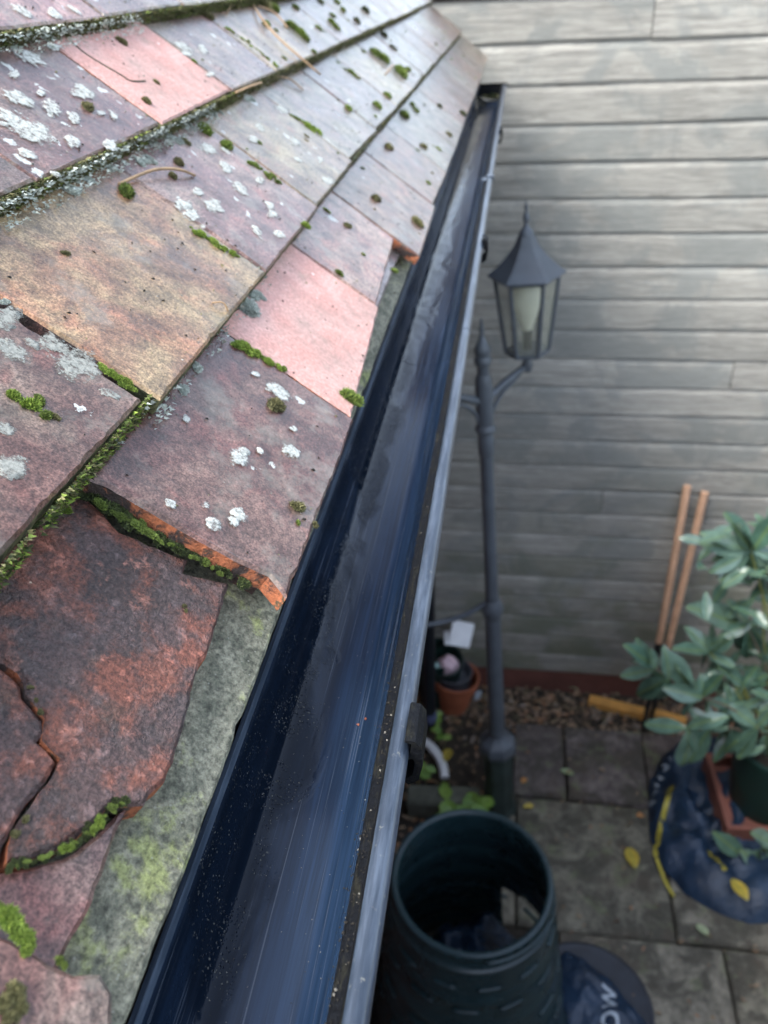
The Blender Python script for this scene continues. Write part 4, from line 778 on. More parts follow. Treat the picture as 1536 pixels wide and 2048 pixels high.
def lantern(sgn):
    d = Vector((math.cos(ARM), math.sin(ARM), 0)) * sgn; L = .168
    def on(r, z): return d * r + Vector((0, 0, z))
    b = MB(); b.tube(spline([on(.02, 2.0), on(.06, 2.022), on(.11, 2.045), on(.15, 2.058), on(L, 2.064)], 6), [.0125] * 12 + [.011] * 13, 10); lpart('arm', b, M['lamp_paint'])
    b = MB(); b.tube(spline([on(.022, 1.925), on(.038, 1.965), on(.07, 2.0), on(.11, 2.025), on(.14, 2.046)], 6), .0065, 8); lpart('brace', b, M['lamp_paint'])
    b = MB(); b.lathe([(.013, 2.045), (.017, 2.055), (.017, 2.075), (.011, 2.085), (.010, 2.10), (.020, 2.108)], 16, M=Matrix.Translation(d * L)); lpart('cup', b, M['lamp_paint'])
    z0, z1, r0, r1 = 2.108, 2.345, .066, .094
    Lx = Matrix.Translation(d * L)
    b = MB(); b.lathe([(.02, z0 - .002), (r0 + .004, z0), (r0 + .004, z0 + .010), (r0 - .004, z0 + .011)], 6, M=Lx); LB = lpart('lantern', b, M['lamp_paint'], False)
    def hexp(r, z, i): a = math.pi / 3 * i; return Lx @ Vector((r * math.cos(a), r * math.sin(a), z))
    for i in range(6):
        b = MB(); b.tube([hexp(r0, z0 + .008, i), hexp(r1, z1, i)], .0062, 8); lpart('frame_bar', b, M['lamp_paint'], True, LB)
        b = MB(); a0 = hexp(r0 - .002, z0 + .012, i); a1 = hexp(r0 - .002, z0 + .012, i + 1); a2 = hexp(r1 - .002, z1, i + 1); a3 = hexp(r1 - .002, z1, i)
        nr = (a1 - a0).cross(a3 - a0).normalized() * .002; b.add([a0, a1, a2, a3, a0 - nr, a1 - nr, a2 - nr, a3 - nr], [(0, 1, 2, 3), (7, 6, 5, 4), (0, 4, 5, 1), (1, 5, 6, 2), (2, 6, 7, 3), (3, 7, 4, 0)]); lpart('glass_pane', b, M['lantern_glass'], False, LB)
    b = MB(); b.lathe([(r1 - .006, z1 - .004), (r1 + .006, z1 - .004), (r1 + .006, z1 + .006), (r1 - .006, z1 + .006)], 6, M=Lx); lpart('top_frame', b, M['lamp_paint'], False, LB)
    b = MB(); b.lathe([(.100, z1 + .0065), (.116, z1 + .007), (.117, z1 + .010), (.090, z1 + .030), (.060, z1 + .060), (.036, z1 + .092), (.026, z1 + .115), (.024, z1 + .120)], 6, M=Lx); lpart('lantern_roof', b, M['lamp_paint'], False, LB)
    z2 = z1 + .119
    b = MB(); b.lathe([(.022, z2), (.021, z2 + .012), (.012, z2 + .022), (.007, z2 + .030), (.006, z2 + .036), (.010, z2 + .046), (.009, z2 + .056), (.005, z2 + .066), (.004, z2 + .072), (.0055, z2 + .078), (.001, z2 + .098)], 12, M=Lx); lpart('lantern_finial', b, M['lamp_paint'], True, LB)
    b = MB(); b.lathe([(.014, z0 + .012), (.014, z0 + .06), (.017, z0 + .075)], 16, M=Lx); lpart('lamp_holder', b, M['black_metal'], True, LB)
    b = MB(); b.lathe([(.015, z0 + .07), (.018, z0 + .085), (.030, z0 + .115), (.041, z0 + .15), (.044, z0 + .18), (.038, z0 + .21), (.022, z0 + .228), (.004, z0 + .232)], 20, M=Lx); lpart('bulb', b, M['bulb'], True, LB)
lantern(1)
lantern(-1)
b = MB(); b.tube(spline([Vector((-.02, -.005, 1.19)), Vector((-.08, -.02, 1.155)), Vector((-.14, -.035, 1.135)), Vector((-.22, -.06, 1.13)), Vector((-.32, -.08, 1.13))], 6), .0105, 10); lpart('ladder_bar', b, M['lamp_paint'])

# ------------------------------------------------------------------ compost bin
BC = Vector((-.045, 1.455, 0)); HB = .85
binr = tag(empty('compost_bin', BC), 'open dark green ribbed plastic compost bin with no lid', 'compost bin')
def cone_r(z): return .345 - (.345 - .232) * (z / HB) ** .9
NBN = 72; prof_b = []
zz = 0.0
rings = [.03, .18, .20, .32, .34, .46, .48, .60, .62, .70, .725, .74, .775]
zs = sorted(set([0.0, .015] + [.02 + .02 * i for i in range(39)]))
def rib(z):
    s = 0
    for c in (.12, .25, .38, .51, .64): s += .010 * math.exp(-((z - c) / .013) ** 2)
    return s
HA0, HA1, HZ = R(2), R(70), .42    # hatch opening
v = []; f = []
for z in zs:
    for i in range(NBN):
        a = 2 * math.pi * i / NBN; r = cone_r(z) + rib(z); v.append(BC + Vector((r * math.cos(a), r * math.sin(a), z)))
for k in range(len(zs) - 1):
    for i in range(NBN):
        a = 2 * math.pi * (i + .5) / NBN
        if HA0 < a < HA1 and .015 < zs[k] < HZ - .05 * abs(math.sin((a - HA0) / (HA1 - HA0) * math.pi) - 1): continue
        j = (i + 1) % NBN; f.append((k * NBN + i, k * NBN + j, (k + 1) * NBN + j, (k + 1) * NBN + i))
me = mesh_of('shell', v, f, None, True); o = new_obj('shell', me, M['bin_plastic'], binr); so = o.modifiers.new('thickness', 'SOLIDIFY'); so.thickness = .006; so.offset = -1
b = MB(); TB = Matrix.Translation(BC)
b.lathe([(.229, .775), (.246, .775), (.252, .782), (.252, .792), (.243, .797), (.238, .812), (.240, .832), (.244, .842), (.240, .852), (.230, .855), (.222, .850), (.220, .838), (.222, .800), (.221, .776)], 72, M=TB, caps=False); smooth_by_angle(b.build('rim', M['bin_plastic'], binr), 50)
for c0 in (.70, .60, .45, .32):
    for a0 in range(0, 12):
        aa = 2 * math.pi * (a0 + (.5 if int(c0 * 10) % 2 else 0)) / 12; b = MB(); pts = []
        for i in range(9):
            a = aa + R(-9 + 18 * i / 8); r = cone_r(c0) + rib(c0) + .002; pts.append(BC + Vector((r * math.cos(a), r * math.sin(a), c0)))
        b.tube(pts, [.002] + [.0065] * 7 + [.002], 8); b.build('rib', M['bin_plastic'], binr, True)
b = MB(); pts = [BC + Vector(((.252) * math.cos(R(a)), .252 * math.sin(R(a)), .842)) for a in range(-78, -20, 3)]; b.tube(pts, .006, 6); b.build('rim_lug', M['bin_plastic'], binr, True)

# ------------------------------------------------------------------ sacks
def sack(name, outline, h, seed, mats, sub=26, hole=None, crump=.5):
    """low crumpled bag: outline in ground coordinates, domed to height h"""
    P = [Vector((p[0], p[1])) for p in outline]; c = sum(P, Vector((0, 0))) / len(P); n = len(P); v = []; f = []; Q = 14
    for j in range(Q + 1):
        t = j / Q
        for i in range(n * 3):
            a = i / 3; i0 = int(a) % n; fr = a - int(a); p = P[i0].lerp(P[(i0 + 1) % n], fr); s = 1 - t * .96
            q2 = c + (p - c) * s; hh = h * (1 - (s) ** 3.2) ** .6 if s < 1 else 0
            cr = (abs(noise.noise((q2.x * 6, q2.y * 6, seed))) * 1.3 + abs(noise.noise((q2.x * 14, q2.y * 14, seed + 4))) * .8 + abs(noise.noise((q2.x * 31, q2.y * 31, seed + 8))) * .35) * crump
            z = .034 + hh * (1 - cr) + (.012 * noise.noise((q2.x * 30, q2.y * 30, seed + 2)) if 0 < j else 0)
            if j == 0: z = .034
            v.append((q2.x + .012 * noise.noise((q2.x * 11, q2.y * 11, seed + 1)), q2.y + .012 * noise.noise((q2.x * 11, q2.y * 11, seed + 6)), max(z, .034)))
    N = n * 3
    for j in range(Q):
        for i in range(N): f.append((j * N + i, j * N + (i + 1) % N, (j + 1) * N + (i + 1) % N, (j + 1) * N + i))
    f.append(tuple(range(Q * N, (Q + 1) * N)))
    return mesh_of(name, v, f, None, True)
def gnd(px, py, z=.034): p = at_z(px, py, z); return (p.x, p.y)
# big sack round the potted shrub
ol = [gnd(*p) for p in ((1360, 1480), (1325, 1515), (1302, 1560), (1295, 1615), (1300, 1680), (1325, 1735), (1372, 1790), (1440, 1826), (1500, 1848))] + [(1.25, 1.95), (1.45, 2.15), (1.5, 2.45), (1.35, 2.7), (1.1, 2.82), (.92, 2.82)]
bigsack = tag(empty('compost_sack', (1.1, 2.4, .034)), 'crumpled blue plastic compost sack with yellow stripes under the potted shrub', 'plastic sack')
body = new_obj('body', sack('body', ol, .17, 3, None, crump=.75), M['sack_blue'], bigsack)
from mathutils.bvhtree import BVHTree
def drape(mesh_obj, pts, lift=.004):
    bv = BVHTree.FromPolygons([v_.co.copy() for v_ in mesh_obj.data.vertices], [tuple(p.vertices) for p in mesh_obj.data.polygons]); out = []
    for x, y in pts:
        h, _, _, _ = bv.ray_cast(Vector((x, y, 3)), Vector((0, 0, -1))); out.append(Vector((x, y, (h.z if h else .036) + lift)))
    return out
def ribbon(name, obj_, px_pts, wpx, mat, parent):
    P = [at_z(px, py, .12) for px, py in px_pts]; P = spline([(p.x, p.y, 0) for p in P], 6); v = []; f = []
    for i, p in enumerate(P):
        t = (P[min(i + 1, len(P) - 1)] - P[max(i - 1, 0)]).normalized(); s = Vector((-t.y, t.x, 0)) * wpx * (1 if 0 < i < len(P) - 1 else .3)
        v += drape(obj_, [(p.x - s.x, p.y - s.y), (p.x, p.y), (p.x + s.x, p.y + s.y)])
    for i in range(len(P) - 1):
        for j in range(2): f.append((i * 3 + j, i * 3 + j + 1, (i + 1) * 3 + j + 1, (i + 1) * 3 + j))
    return new_obj(name, mesh_of(name, v, f, None, True), mat, parent)
ribbon('yellow_stripe', body, [(1345, 1565), (1335, 1600), (1322, 1650), (1316, 1690)], .010, M['sack_yellow'], bigsack)
ribbon('yellow_stripe', body, [(1318, 1690), (1335, 1735), (1355, 1770)], .007, M['sack_yellow'], bigsack)
ribbon('yellow_stripe', body, [(1420, 1690), (1435, 1725), (1450, 1745)], .012, M['sack_yellow'], bigsack)
for i, (px, py) in enumerate(((1345, 1512), (1334, 1520), (1325, 1534), (1316, 1548), (1312, 1568), (1308, 1585))):
    ribbon('printed_letter', body, [(px - 7, py - 3), (px + 2, py + 3), (px - 3, py + 7), (px + 7, py + 6)], .0028, M['sack_white'], bigsack)
# sack beside the bin, lying over a round black lid
lid = tag(empty('bin_lid', (*gnd(1195, 1985), .034)), 'round black lid lying on the slabs beside the bin', 'lid')
lc_ = gnd(1170, 2020); lcr = .235
b = MB(); b.lathe([(lcr - .01, .031), (lcr, .036), (lcr, .050), (lcr - .012, .056), (lcr - .03, .050), (.05, .060), (.004, .062)], 48, M=Matrix.Translation((lc_[0], lc_[1], 0))); smooth_by_angle(b.build('disc', M['rubber_lid'], lid), 40)
b = MB(); b.lathe([(.06, .0605), (.06, .072), (.052, .078), (.004, .078)], 24, M=Matrix.Translation((lc_[0], lc_[1], 0))); smooth_by_angle(b.build('knob', M['rubber_lid'], lid), 40)
sk2 = tag(empty('plastic_sack', (.33, 1.5, .06)), 'blue printed plastic sack with pale letters lying on the black lid', 'plastic sack')
ol2 = [gnd(*p, .06) for p in ((1132, 1905), (1165, 1920), (1205, 1955), (1250, 2000), (1300, 2060), (1330, 2120), (1280, 2180), (1180, 2170), (1120, 2100), (1105, 2000), (1112, 1930))]
m2 = sack('body', ol2, .06, 9, None, crump=.6); 
for vv in m2.vertices: vv.co.z += .042
b2 = new_obj('body', m2, M['sack_blue'], sk2)
def letter(name, strokes, org, ex, ey, w, obj_, parent, mat):
    v = []; f = []
    for s_ in strokes:
        pts = [(org[0] + ex[0] * a + ey[0] * c_, org[1] + ex[1] * a + ey[1] * c_) for a, c_ in s_]
        P = [Vector((x, y, 0)) for x, y in pts]
        if len(P) > 4: P = spline(P, 3)
        else:
            D_ = [];
            for i in range(len(P) - 1): D_ += [P[i].lerp(P[i + 1], k / 5) for k in range(5)]
            P = D_ + [P[-1]]
        base = len(v)
        for i, p in enumerate(P):
            t = (P[min(i + 1, len(P) - 1)] - P[max(i - 1, 0)]).normalized(); sd_ = Vector((-t.y, t.x, 0)) * w
            v += drape(obj_, [(p.x - sd_.x, p.y - sd_.y), (p.x + sd_.x, p.y + sd_.y)], .003)
        for i in range(len(P) - 1): f.append((base + 2 * i, base + 2 * i + 1, base + 2 * i + 3, base + 2 * i + 2))
    return new_obj(name, mesh_of(name, v, f), mat, parent)
# letters run up the sack (reading towards the wall): ... O W
g0 = Vector(gnd(1235, 2066, .11)); g1 = Vector(gnd(1232, 1978, .11)); ax_ = (g1 - g0).normalized(); lx = (ax_.x, ax_.y); ly = (-ax_.y, ax_.x); Lh = .048
L1 = (g1 - g0).length
letter('printed_letter', [[(.0, .5), (.12, .1), (.35, 0), (.6, .1), (.7, .5), (.6, .9), (.35, 1), (.12, .9), (.0, .5)]], g0, (lx[0] * .075, lx[1] * .075), (ly[0] * Lh, ly[1] * Lh), .0055, b2, sk2, M['sack_white'])
letter('printed_letter', [[(0, 1), (.22, 0)], [(.22, 0), (.45, 1)], [(.45, 1), (.68, 0)], [(.68, 0), (.9, 1)]], g0 + ax_ * .072, (lx[0] * .085, lx[1] * .085), (ly[0] * Lh, ly[1] * Lh), .005, b2, sk2, M['sack_white'])
# sack bundled inside the bin
m3 = sack('inner_sack', [(BC.x + .02 + .20 * math.cos(a * .6283), BC.y + .10 + .19 * math.sin(a * .6283)) for a in range(10)], .36, 21, None, crump=.4)
tag(new_obj('inner_sack', m3, M['sack_blue']), 'crumpled blue plastic sack at the bottom of the compost bin', 'plastic sack')

# ------------------------------------------------------------------ potted shrub
sh = tag(empty('potted_shrub', (1.14, 2.45, .03)), 'evergreen shrub with long glossy leaves in a dark green pot', 'shrub')
TC0 = at_z(1448, 1655, .2); PC = Vector((TC0.x + .20, TC0.y + .19, .09)); TP = Matrix.Translation(PC)
b = MB(); b.lathe([(.135, .072), (.175, .40), (.184, .40), (.184, .43), (.170, .43), (.165, .405), (.10, .39)], 40, M=TP); smooth_by_angle(b.build('pot', M['green_pot'], sh), 40)
b = MB(); b.lathe([(.163, .395), (.08, .41), (.004, .415)], 24, M=TP, caps=False); b.build('compost', M['compost'], sh)
tray = tag(empty('terracotta_tray', (*gnd(1478, 1668, .1), .10)), 'square terracotta tray under the dark green shrub pot', 'tray')
b = MB(); TT = Matrix.Translation((PC.x, PC.y, .07)) @ Matrix.Rotation(R(3), 4, 'Z')
b.box((-.20, -.19, .0), (.20, .19, .085), M=TT); b.build('floor', M['terracotta_dull'], tray)
for s_ in (-1, 1):
    b = MB(); b.box((s_ * .19 - .010, -.19, .086), (s_ * .19 + .010, .19, .14), M=TT); b.build('side', M['terracotta_dull'], tray)
    b = MB(); b.box((-.179, s_ * .18 - .010, .0865), (.179, s_ * .18 + .010, .138), M=TT); b.build('side', M['terracotta_dull'], tray)
def leaf_mesh(name, bend, fold, wid):
    v = []; f = []; n = 9
    for i in range(n + 1):
        t = i / n; w = wid * (math.sin(math.pi * min(1, t * .93 + .035)) ** .75) * (1.15 - .35 * abs(t - .6)); z = -bend * t * t
        for s_ in (-1, -.5, 0, .5, 1): v.append((t, s_ * w, z + fold * abs(s_) * w + .012 * math.sin(t * 9 + s_)))
    for i in range(n):
        for j in range(4): f.append((i * 5 + j, (i + 1) * 5 + j, (i + 1) * 5 + j + 1, i * 5 + j + 1))
    return mesh_of(name, v, f, None, True)
LEAF = [leaf_mesh('leaf', b_, fo, w) for b_, fo, w in ((.08, .3, .18), (.18, .22, .19), (.02, .4, .175), (.25, .25, .205))]
for m_ in LEAF: m_.materials.append(M['shrub_leaf'])
def put_leaf(base, tip, par, roll=0.0, mesh=None, name='leaf', up=None):
    base = Vector(base); tip = Vector(tip); x = tip - base; L = x.length; x.normalize()
    nrm = Vector(up) if up else (Vector((-.05, -.45, .9)) + Vector((rnd.uniform(-.45, .45), rnd.uniform(-.4, .4), rnd.uniform(-.2, .3))))
    z = (nrm - x * nrm.dot(x)).normalized(); y = z.cross(x); Mx = Matrix(((x.x, y.x, z.x, base.x), (x.y, y.y, z.y, base.y), (x.z, y.z, z.z, base.z), (0, 0, 0, 1))) @ Matrix.Rotation(roll, 4, 'X') @ Matrix.Scale(L, 4)
    o = new_obj(name, mesh or rnd.choice(LEAF)); o.parent = par; o.matrix_parent_inverse = par.matrix_basis.inverted(); o.matrix_basis = Mx; return o
def z7(x, y): return (1150 + x / 2.56, 950 + y / 2.56)
# every whorl: (depth, centre, tips) in photo coordinates read off the photograph
WH = [(2.42, (900, 385), [(668, 350), (640, 298), (765, 195), (893, 238), (700, 432), (712, 500), (740, 545), (985, 300), (1040, 200), (1060, 420), (880, 545)]),
      (2.40, (985, 480), [(890, 545), (1000, 620), (1090, 380), (1100, 560)]),
      (2.45, (890, 785), [(735, 715), (640, 650), (790, 640), (920, 975), (1000, 740), (1010, 860), (840, 930)]),
      (2.40, (690, 905), [(588, 778), (715, 780), (812, 822), (500, 890), (760, 980), (620, 990)]),
      (2.30, (410, 992), [(232, 1030), (248, 868), (312, 840), (380, 890)]),
      (2.30, (480, 1045), [(290, 1130), (480, 895), (372, 1200)]), (2.30, (605, 1100), [(470, 900), (550, 955), (690, 1020), (480, 1095)]),
      (2.28, (650, 1135), [(540, 1205), (480, 1100), (760, 1020), (650, 1020)]),
      (2.22, (575, 1300), [(350, 1272), (640, 1462), (570, 1525), (705, 1440), (700, 1250), (790, 1235)]), (2.24, (690, 1300), [(785, 1290), (560, 1480), (620, 1240)]),
      (2.30, (930, 1285), [(828, 1455), (735, 1405), (1010, 1200), (800, 1180)]), (2.30, (990, 1330), [(975, 1478), (1060, 1440), (1100, 1300)]),
      (2.40, (860, 1080), [(780, 980), (930, 980), (960, 1100), (850, 1200), (740, 1150), (1010, 1010)]), (2.45, (960, 930), [(860, 870), (1020, 850), (1040, 960), (930, 1060)]),
      (2.14, (868, 1958), [(730, 1848)]), (2.12, (910, 2010), [(698, 2042), (960, 2150), (850, 2130)]), (2.12, (990, 2032), [(872, 1935), (1010, 1920), (1060, 2080), (900, 2120)]),
      (2.15, (1010, 1890), [(900, 1830), (1100, 1800), (1090, 1950)]),
      (2.5, (1010, 660), [(900, 640), (960, 560), (1100, 600), (1090, 740)]), (2.36, (1020, 1150), [(930, 1100), (940, 1220), (1100, 1080), (1120, 1220)]), (2.33, (800, 1180), [(700, 1160), (720, 1270), (850, 1290), (880, 1160), (790, 1080)]), (2.38, (780, 1020), [(680, 1010), (720, 930), (860, 960), (830, 1080)]), (2.42, (960, 1010), [(870, 990), (900, 1100), (1010, 1090), (960, 920)]), (2.44, (1000, 300), [(930, 200), (1010, 170), (960, 360)]), (2.46, (960, 520), [(850, 500), (900, 600), (980, 610)])]
stem_top = PC + Vector((0, 0, .41))
nodes = []
for dy, c, tips in WH:
    base = at_y(*z7(*c), dy); nodes.append(base)
    for tp in tips:
        put_leaf(base + Vector((rnd.uniform(-.006, .006), 0, rnd.uniform(-.006, .006))), at_y(*z7(*tp), dy + rnd.uniform(-.05, .05)), sh, rnd.uniform(-.35, .35))
    for _ in range(3):
        dv = Vector((rnd.uniform(-1, 1), rnd.uniform(.3, 1), rnd.uniform(-.8, .6))).normalized() * rnd.uniform(.07, .11); put_leaf(base + Vector((.01, .02, -.01)), base + dv, sh, rnd.uniform(-.8, .8))
for i, nb in enumerate(nodes):
    if i in (9, 5, 6) or nb.y < 2.2: continue
    mid = stem_top.lerp(nb, .55) + Vector((rnd.uniform(-.03, .03), rnd.uniform(-.03, .03), rnd.uniform(.0, .05)))
    b = MB(); P_ = spline([stem_top + Vector((rnd.uniform(-.03, .03), rnd.uniform(-.03, .03), -.03)), mid, nb + (mid - nb) * .12, nb], 6); b.tube(P_, [.0055 - .0035 * k / (len(P_) - 1) for k in range(len(P_))], 7); b.build('branch', M['shrub_branch'] if i % 3 else M['shrub_stem'], sh, True)
for _ in range(46):                           # inner, shaded foliage
    p = PC + Vector((rnd.uniform(-.12, .3), rnd.uniform(-.15, .25), rnd.uniform(.45, 1.2))); dv = Vector((rnd.uniform(-1, 1), rnd.uniform(-1, 1), rnd.uniform(-.5, .5))).normalized() * rnd.uniform(.07, .11); put_leaf(p, p + dv, sh, rnd.uniform(-.8, .8))

for _ in range(64):                           # the crowded side of the bush
    p = at_y(rnd.uniform(1405, 1560), rnd.uniform(1060, 1480), rnd.uniform(2.36, 2.55)); dv = Vector((rnd.uniform(-1, .6), rnd.uniform(-.7, .4), rnd.uniform(-.7, .6))).normalized() * rnd.uniform(.08, .125); put_leaf(p, p + dv, sh, rnd.uniform(-.5, .5))
for _ in range(12):
    p = at_y(rnd.uniform(1505, 1560), rnd.uniform(1690, 1800), rnd.uniform(2.12, 2.2)); dv = Vector((rnd.uniform(-1, .3), rnd.uniform(-.6, .3), rnd.uniform(-.6, .6))).normalized() * rnd.uniform(.08, .11); put_leaf(p, p + dv, sh, rnd.uniform(-.5, .5))
# ------------------------------------------------------------------ small things in the yard
def thing(name, loc, label, cat, group=None): return tag(empty(name, loc), label, cat, group)
# wooden poles leaning on the wall
for i, (t0, t1, lab) in enumerate((((1375, 972), (1318, 1285), 'pale round wooden pole on the wall, nearer the lamp post of the two'), ((1410, 985), (1335, 1300), 'pale round wooden pole on the wall, nearer the shrub of the two'))):
    top = at_y(*t0, WY - .036); bot = at_y(*t1, WY - .16); d_ = (bot - top).normalized(); foot = top + d_ * ((top.z - .012) / -d_.z) if d_.z < 0 else bot
    r_ = thing('wooden_pole', foot, lab, 'pole', 'wooden poles leaning on the wall')
    b = MB(); b.tube([top, bot], [.0165, .0155], 14); smooth_by_angle(b.build('shaft', M['pole_wood'], r_), 50)
    b = MB(); b.tube([bot + d_ * .001, bot + d_ * .05, foot], [.017, .014, .008], 12); smooth_by_angle(b.build('metal_tine', M['black_metal'], r_), 50)
# sawn timber offcuts
for (p0, p1, w_, lab) in (((1178, 1400), (1292, 1428), .028, 'longer yellow sawn timber offcut by the wall foot'), ((1300, 1425), (1372, 1445), .024, 'shorter yellow sawn timber offcut half under the shrub leaves')):
    a = at_z(*p0, .03); c_ = at_z(*p1, .03); d_ = (c_ - a); L = d_.length; an = math.atan2(d_.y, d_.x); Mx = Matrix.Translation((a.x, a.y, 0)) @ Matrix.Rotation(an, 4, 'Z')
    b = MB(); bm = bmesh.new(); b.box((0, -w_, .006), (L, w_, .048), M=Mx); o = b.build('timber_offcut', M['offcut_wood']); tag(o, lab, 'timber', 'timber offcuts by the wall')
    bm = bmesh.new(); bm.from_mesh(o.data); bmesh.ops.bevel(bm, geom=bm.edges[:], offset=.004, segments=2, affect='EDGES'); bm.to_mesh(o.data); bm.free()
# terracotta pot with nested pots and wrappers
pp = Vector((-.205, 2.93, 0)); tpot = thing('terracotta_pot', pp, 'round terracotta flower pot standing by the lamp post', 'flower pot')
b = MB(); T_ = Matrix.Translation(pp) @ Matrix.Rotation(R(4), 4, 'Y')
b.lathe([(.075, .004), (.098, .16), (.112, .162), (.117, .215), (.110, .217), (.104, .205), (.098, .17), (.085, .06)], 36, M=T_); smooth_by_angle(b.build('body', M['terracotta'], tpot), 40)
b = MB(); b.box((.060, -.093, .10), (.095, -.088, .15), M=T_ @ Matrix.Rotation(R(35), 4, 'Z')); b.build('price_sticker', M['sack_white'], tpot)
np_ = thing('grey_pot', pp + Vector((.005, 0, .08)), 'grey plastic pot nested inside the terracotta pot', 'flower pot')
b = MB(); T2 = Matrix.Translation(pp + Vector((.004, .0, .075))); b.lathe([(.07, 0), (.088, .165), (.092, .17), (.086, .172), (.07, .12), (.01, .118)], 32, M=T2, caps=False); smooth_by_angle(b.build('body', M['grey_pot'], np_), 40)
gp_ = thing('small_green_pot', pp + Vector((-.012, 0, .20)), 'dark green plastic pot tilted on top of the terracotta pot', 'flower pot')
b = MB(); T3 = Matrix.Translation(pp + Vector((-.018, .015, .20))) @ Matrix.Rotation(R(18), 4, 'X') @ Matrix.Rotation(R(-6), 4, 'Y'); b.lathe([(.055, 0), (.078, .125), (.084, .128), (.084, .142), (.078, .144), (.072, .12), (.05, .03), (.01, .028)], 32, M=T3, caps=False); smooth_by_angle(b.build('body', M['green_pot'], gp_), 40)
b = MB(); r2 = random.Random(4)
wr = sack('crumpled_wrapper', [(.062 * math.cos(a * .524), .055 * math.sin(a * .524)) for a in range(12)], .11, 33, None, crump=.5)
for vv in wr.vertices: vv.co = T3 @ Vector((vv.co.x + .005, vv.co.y - .005, vv.co.z + .05))
tag(new_obj('crumpled_wrapper', wr, M['pink_wrap']), 'pink and white crumpled wrapper stuffed in the green pot', 'wrapper')
wr = sack('mint_wrapper', [(.02 * math.cos(a * .785), .026 * math.sin(a * .785)) for a in range(8)], .05, 35, None, crump=.8)
for vv in wr.vertices: vv.co = T3 @ Vector((vv.co.x - .05, vv.co.y - .02, vv.co.z + .08))
tag(new_obj('mint_wrapper', wr, M['mint_wrap']), 'small mint green scrap beside the pink wrapper', 'wrapper')
def card(pts, y, lab):
    P = [at_y(px, py, y - (.10 if i > 1 else 0)) for i, (px, py) in enumerate(pts)]; b = MB(); n_ = Vector((0, .006, 0)); b.add(P + [p + n_ for p in P], [(0, 1, 2, 3), (7, 6, 5, 4), (0, 4, 5, 1), (1, 5, 6, 2), (2, 6, 7, 3), (3, 7, 4, 0)]); return tag(b.build('white_card', M['white_plastic']), lab, 'card', 'white cards behind the pots')
card([(906, 1240), (949, 1250), (938, 1296), (898, 1290)], 2.985, 'larger blank white card standing behind the green pot')
card([(888, 1264), (904, 1262), (900, 1290), (889, 1290)], 2.965, 'smaller blank white card left of the larger one')
# dark bucket behind the pot holding the cards up
bk = thing('dark_bucket', (-.30, 2.97, 0), 'dark bucket behind the terracotta pot in the corner', 'bucket')
b = MB(); b.lathe([(.085, .004), (.105, .30), (.112, .305), (.112, .32), (.103, .322), (.09, .10), (.01, .095)], 32, M=Matrix.Translation((-.285, 2.965, 0)), caps=False); smooth_by_angle(b.build('body', M['green_pot'], bk), 40)
# downpipe with shoe
dpx = at_y(857, 1300, 2.62); dp = thing('downpipe', (dpx.x, 2.62, 0), 'black plastic downpipe ending above the corner of the yard', 'downpipe')
b = MB(); b.tube([(dpx.x, 2.62, .20), (dpx.x + .004, 2.62, 1.1), (dpx.x + .006, 2.62, 2.0), (dpx.x - .05, 2.62, 2.45), (dpx.x + .12, 2.45, 2.70), (dpx.x + .19, 2.40, HC - .385)], .027, 18); smooth_by_angle(b.build('pipe', M['black_pipe'], dp), 60)
b = MB(); b.lathe([(.029, .235), (.033, .236), (.033, .275), (.029, .276)], 18, M=Matrix.Translation((dpx.x, 2.62, 0))); smooth_by_angle(b.build('clip', M['blue_clip'], dp), 40)
# pale curved pipe below
P_ = [at_z(px, py, z) for px, py, z in ((838, 1480, .10), (858, 1490, .10), (874, 1508, .09), (885, 1530, .07), (889, 1556, .05))]
b = MB(); b.tube(spline(P_, 6), .021, 14); tag(smooth_by_angle(b.build('curved_pipe', M['white_plastic']), 60), 'curved pale plastic pipe at the foot of the downpipe', 'pipe')
# concrete block
b = MB(); c0 = gnd(905, 1595, .09); Mx = Matrix.Translation((c0[0], c0[1], 0)) @ Matrix.Rotation(R(4), 4, 'Z'); b.box((-.20, -.05, .002), (.12, .05, .11), M=Mx); o = b.build('concrete_block', M['concrete']); tag(o, 'mossy concrete block on the ground beside the lamp base', 'block')
bm = bmesh.new(); bm.from_mesh(o.data); bmesh.ops.bevel(bm, geom=bm.edges[:], offset=.008, segments=2, affect='EDGES'); bm.to_mesh(o.data); bm.free()
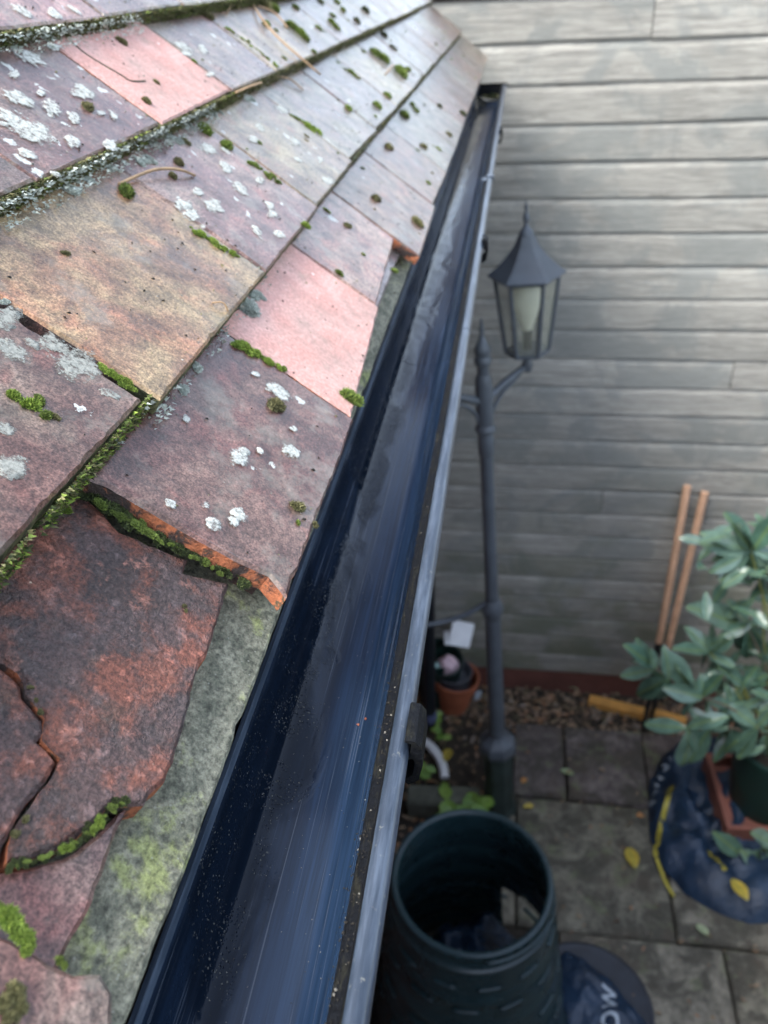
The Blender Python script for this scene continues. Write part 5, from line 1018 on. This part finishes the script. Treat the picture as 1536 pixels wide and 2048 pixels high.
# weeds
FLAT = leaf_mesh('leaf', .1, .2, .34); FLAT.materials.append(M['weed_leaf'])
YEL = leaf_mesh('leaf', .15, .3, .24); YEL.materials.append(M['yellow_leaf'])
PAL = leaf_mesh('leaf', .15, .3, .24); PAL.materials.append(M['pale_leaf']); RST = leaf_mesh('leaf', .15, .3, .30); RST.materials.append(M['rust_leaf'])
def weed(lab, spots, z, seed):
    c_ = at_z(*spots[0][:2], z); w_ = thing('weed', (c_.x, c_.y, 0), lab, 'weed', 'weeds beside the lamp base'); r3 = random.Random(seed)
    for px, py, s in spots:
        p = at_z(px, py, z + r3.uniform(-.02, .03)); b = MB(); b.tube([(p.x, p.y + .01, .004), (p.x + r3.uniform(-.02, .02), p.y, p.z * .6), (p.x, p.y, p.z)], .002, 5); b.build('stem', M['shrub_stem'], w_)
        for k in range(3):
            a = k * 2.1 + r3.uniform(0, 6); L = s * 2.15 / 1000 * 1.3; put_leaf(p, p + Vector((math.cos(a) * L, math.sin(a) * L, r3.uniform(-.01, .01))), w_, 0, FLAT, up=(0, -.2, 1))
weed('bright green leafy weed growing just behind the compost bin', [(895, 1600, 26), (925, 1610, 28), (955, 1608, 26), (880, 1625, 24), (910, 1632, 26), (940, 1630, 28), (968, 1615, 22), (895, 1580, 16)], .13, 1)
weed('small green weed climbing beside the curved pale pipe', [(868, 1440, 14), (878, 1455, 15), (888, 1478, 15), (872, 1425, 12)], .14, 2)
weed('small green weed just under the gutter bracket', [(826, 1530, 18), (838, 1545, 20), (850, 1535, 18)], .12, 3)
# fallen leaves
def fallen(px, py, ang, L, mesh, z, lab):
    p = at_z(px, py, z); d_ = Vector((math.cos(ang), math.sin(ang), 0)) * L; o = new_obj('fallen_leaf', mesh); x = d_.normalized(); o.matrix_basis = Matrix.Translation(p - d_ / 2 + Vector((0, 0, .016 * L / .1))) @ Matrix.Rotation(ang, 4, 'Z') @ Matrix.Scale(L, 4); return tag(o, lab, 'leaf', 'fallen leaves on the slabs')
fallen(1263, 1718, R(98), .105, YEL, .036, 'large yellow leaf lying alone on the pale slab')
fallen(1405, 1862, R(130), .06, PAL, .036, 'pale green leaf on the slab below the big blue sack')
fallen(1134, 1546, R(-10), .06, PAL, .036, 'pale green leaf on the mauve slab right of the lamp base')
fallen(1148, 1376, R(5), .06, PAL, .024, 'pale green leaf in the litter at the wall foot')
fallen(1048, 1562, R(60), .04, RST, .036, 'small rust coloured leaf beside the lamp base')
fallen(1057, 1614, R(20), .05, YEL, .036, 'small yellow leaf just right of the lamp base')
fallen(895, 1512, R(80), .085, YEL, .09, 'yellow and brown leaf beside the curved pale pipe')
fallen(1478, 1782, R(110), .10, YEL, .15, 'yellow leaf lying on the big blue sack')
fallen(1280, 1632, R(10), .035, RST, .036, 'small rust leaf against the left of the big blue sack')
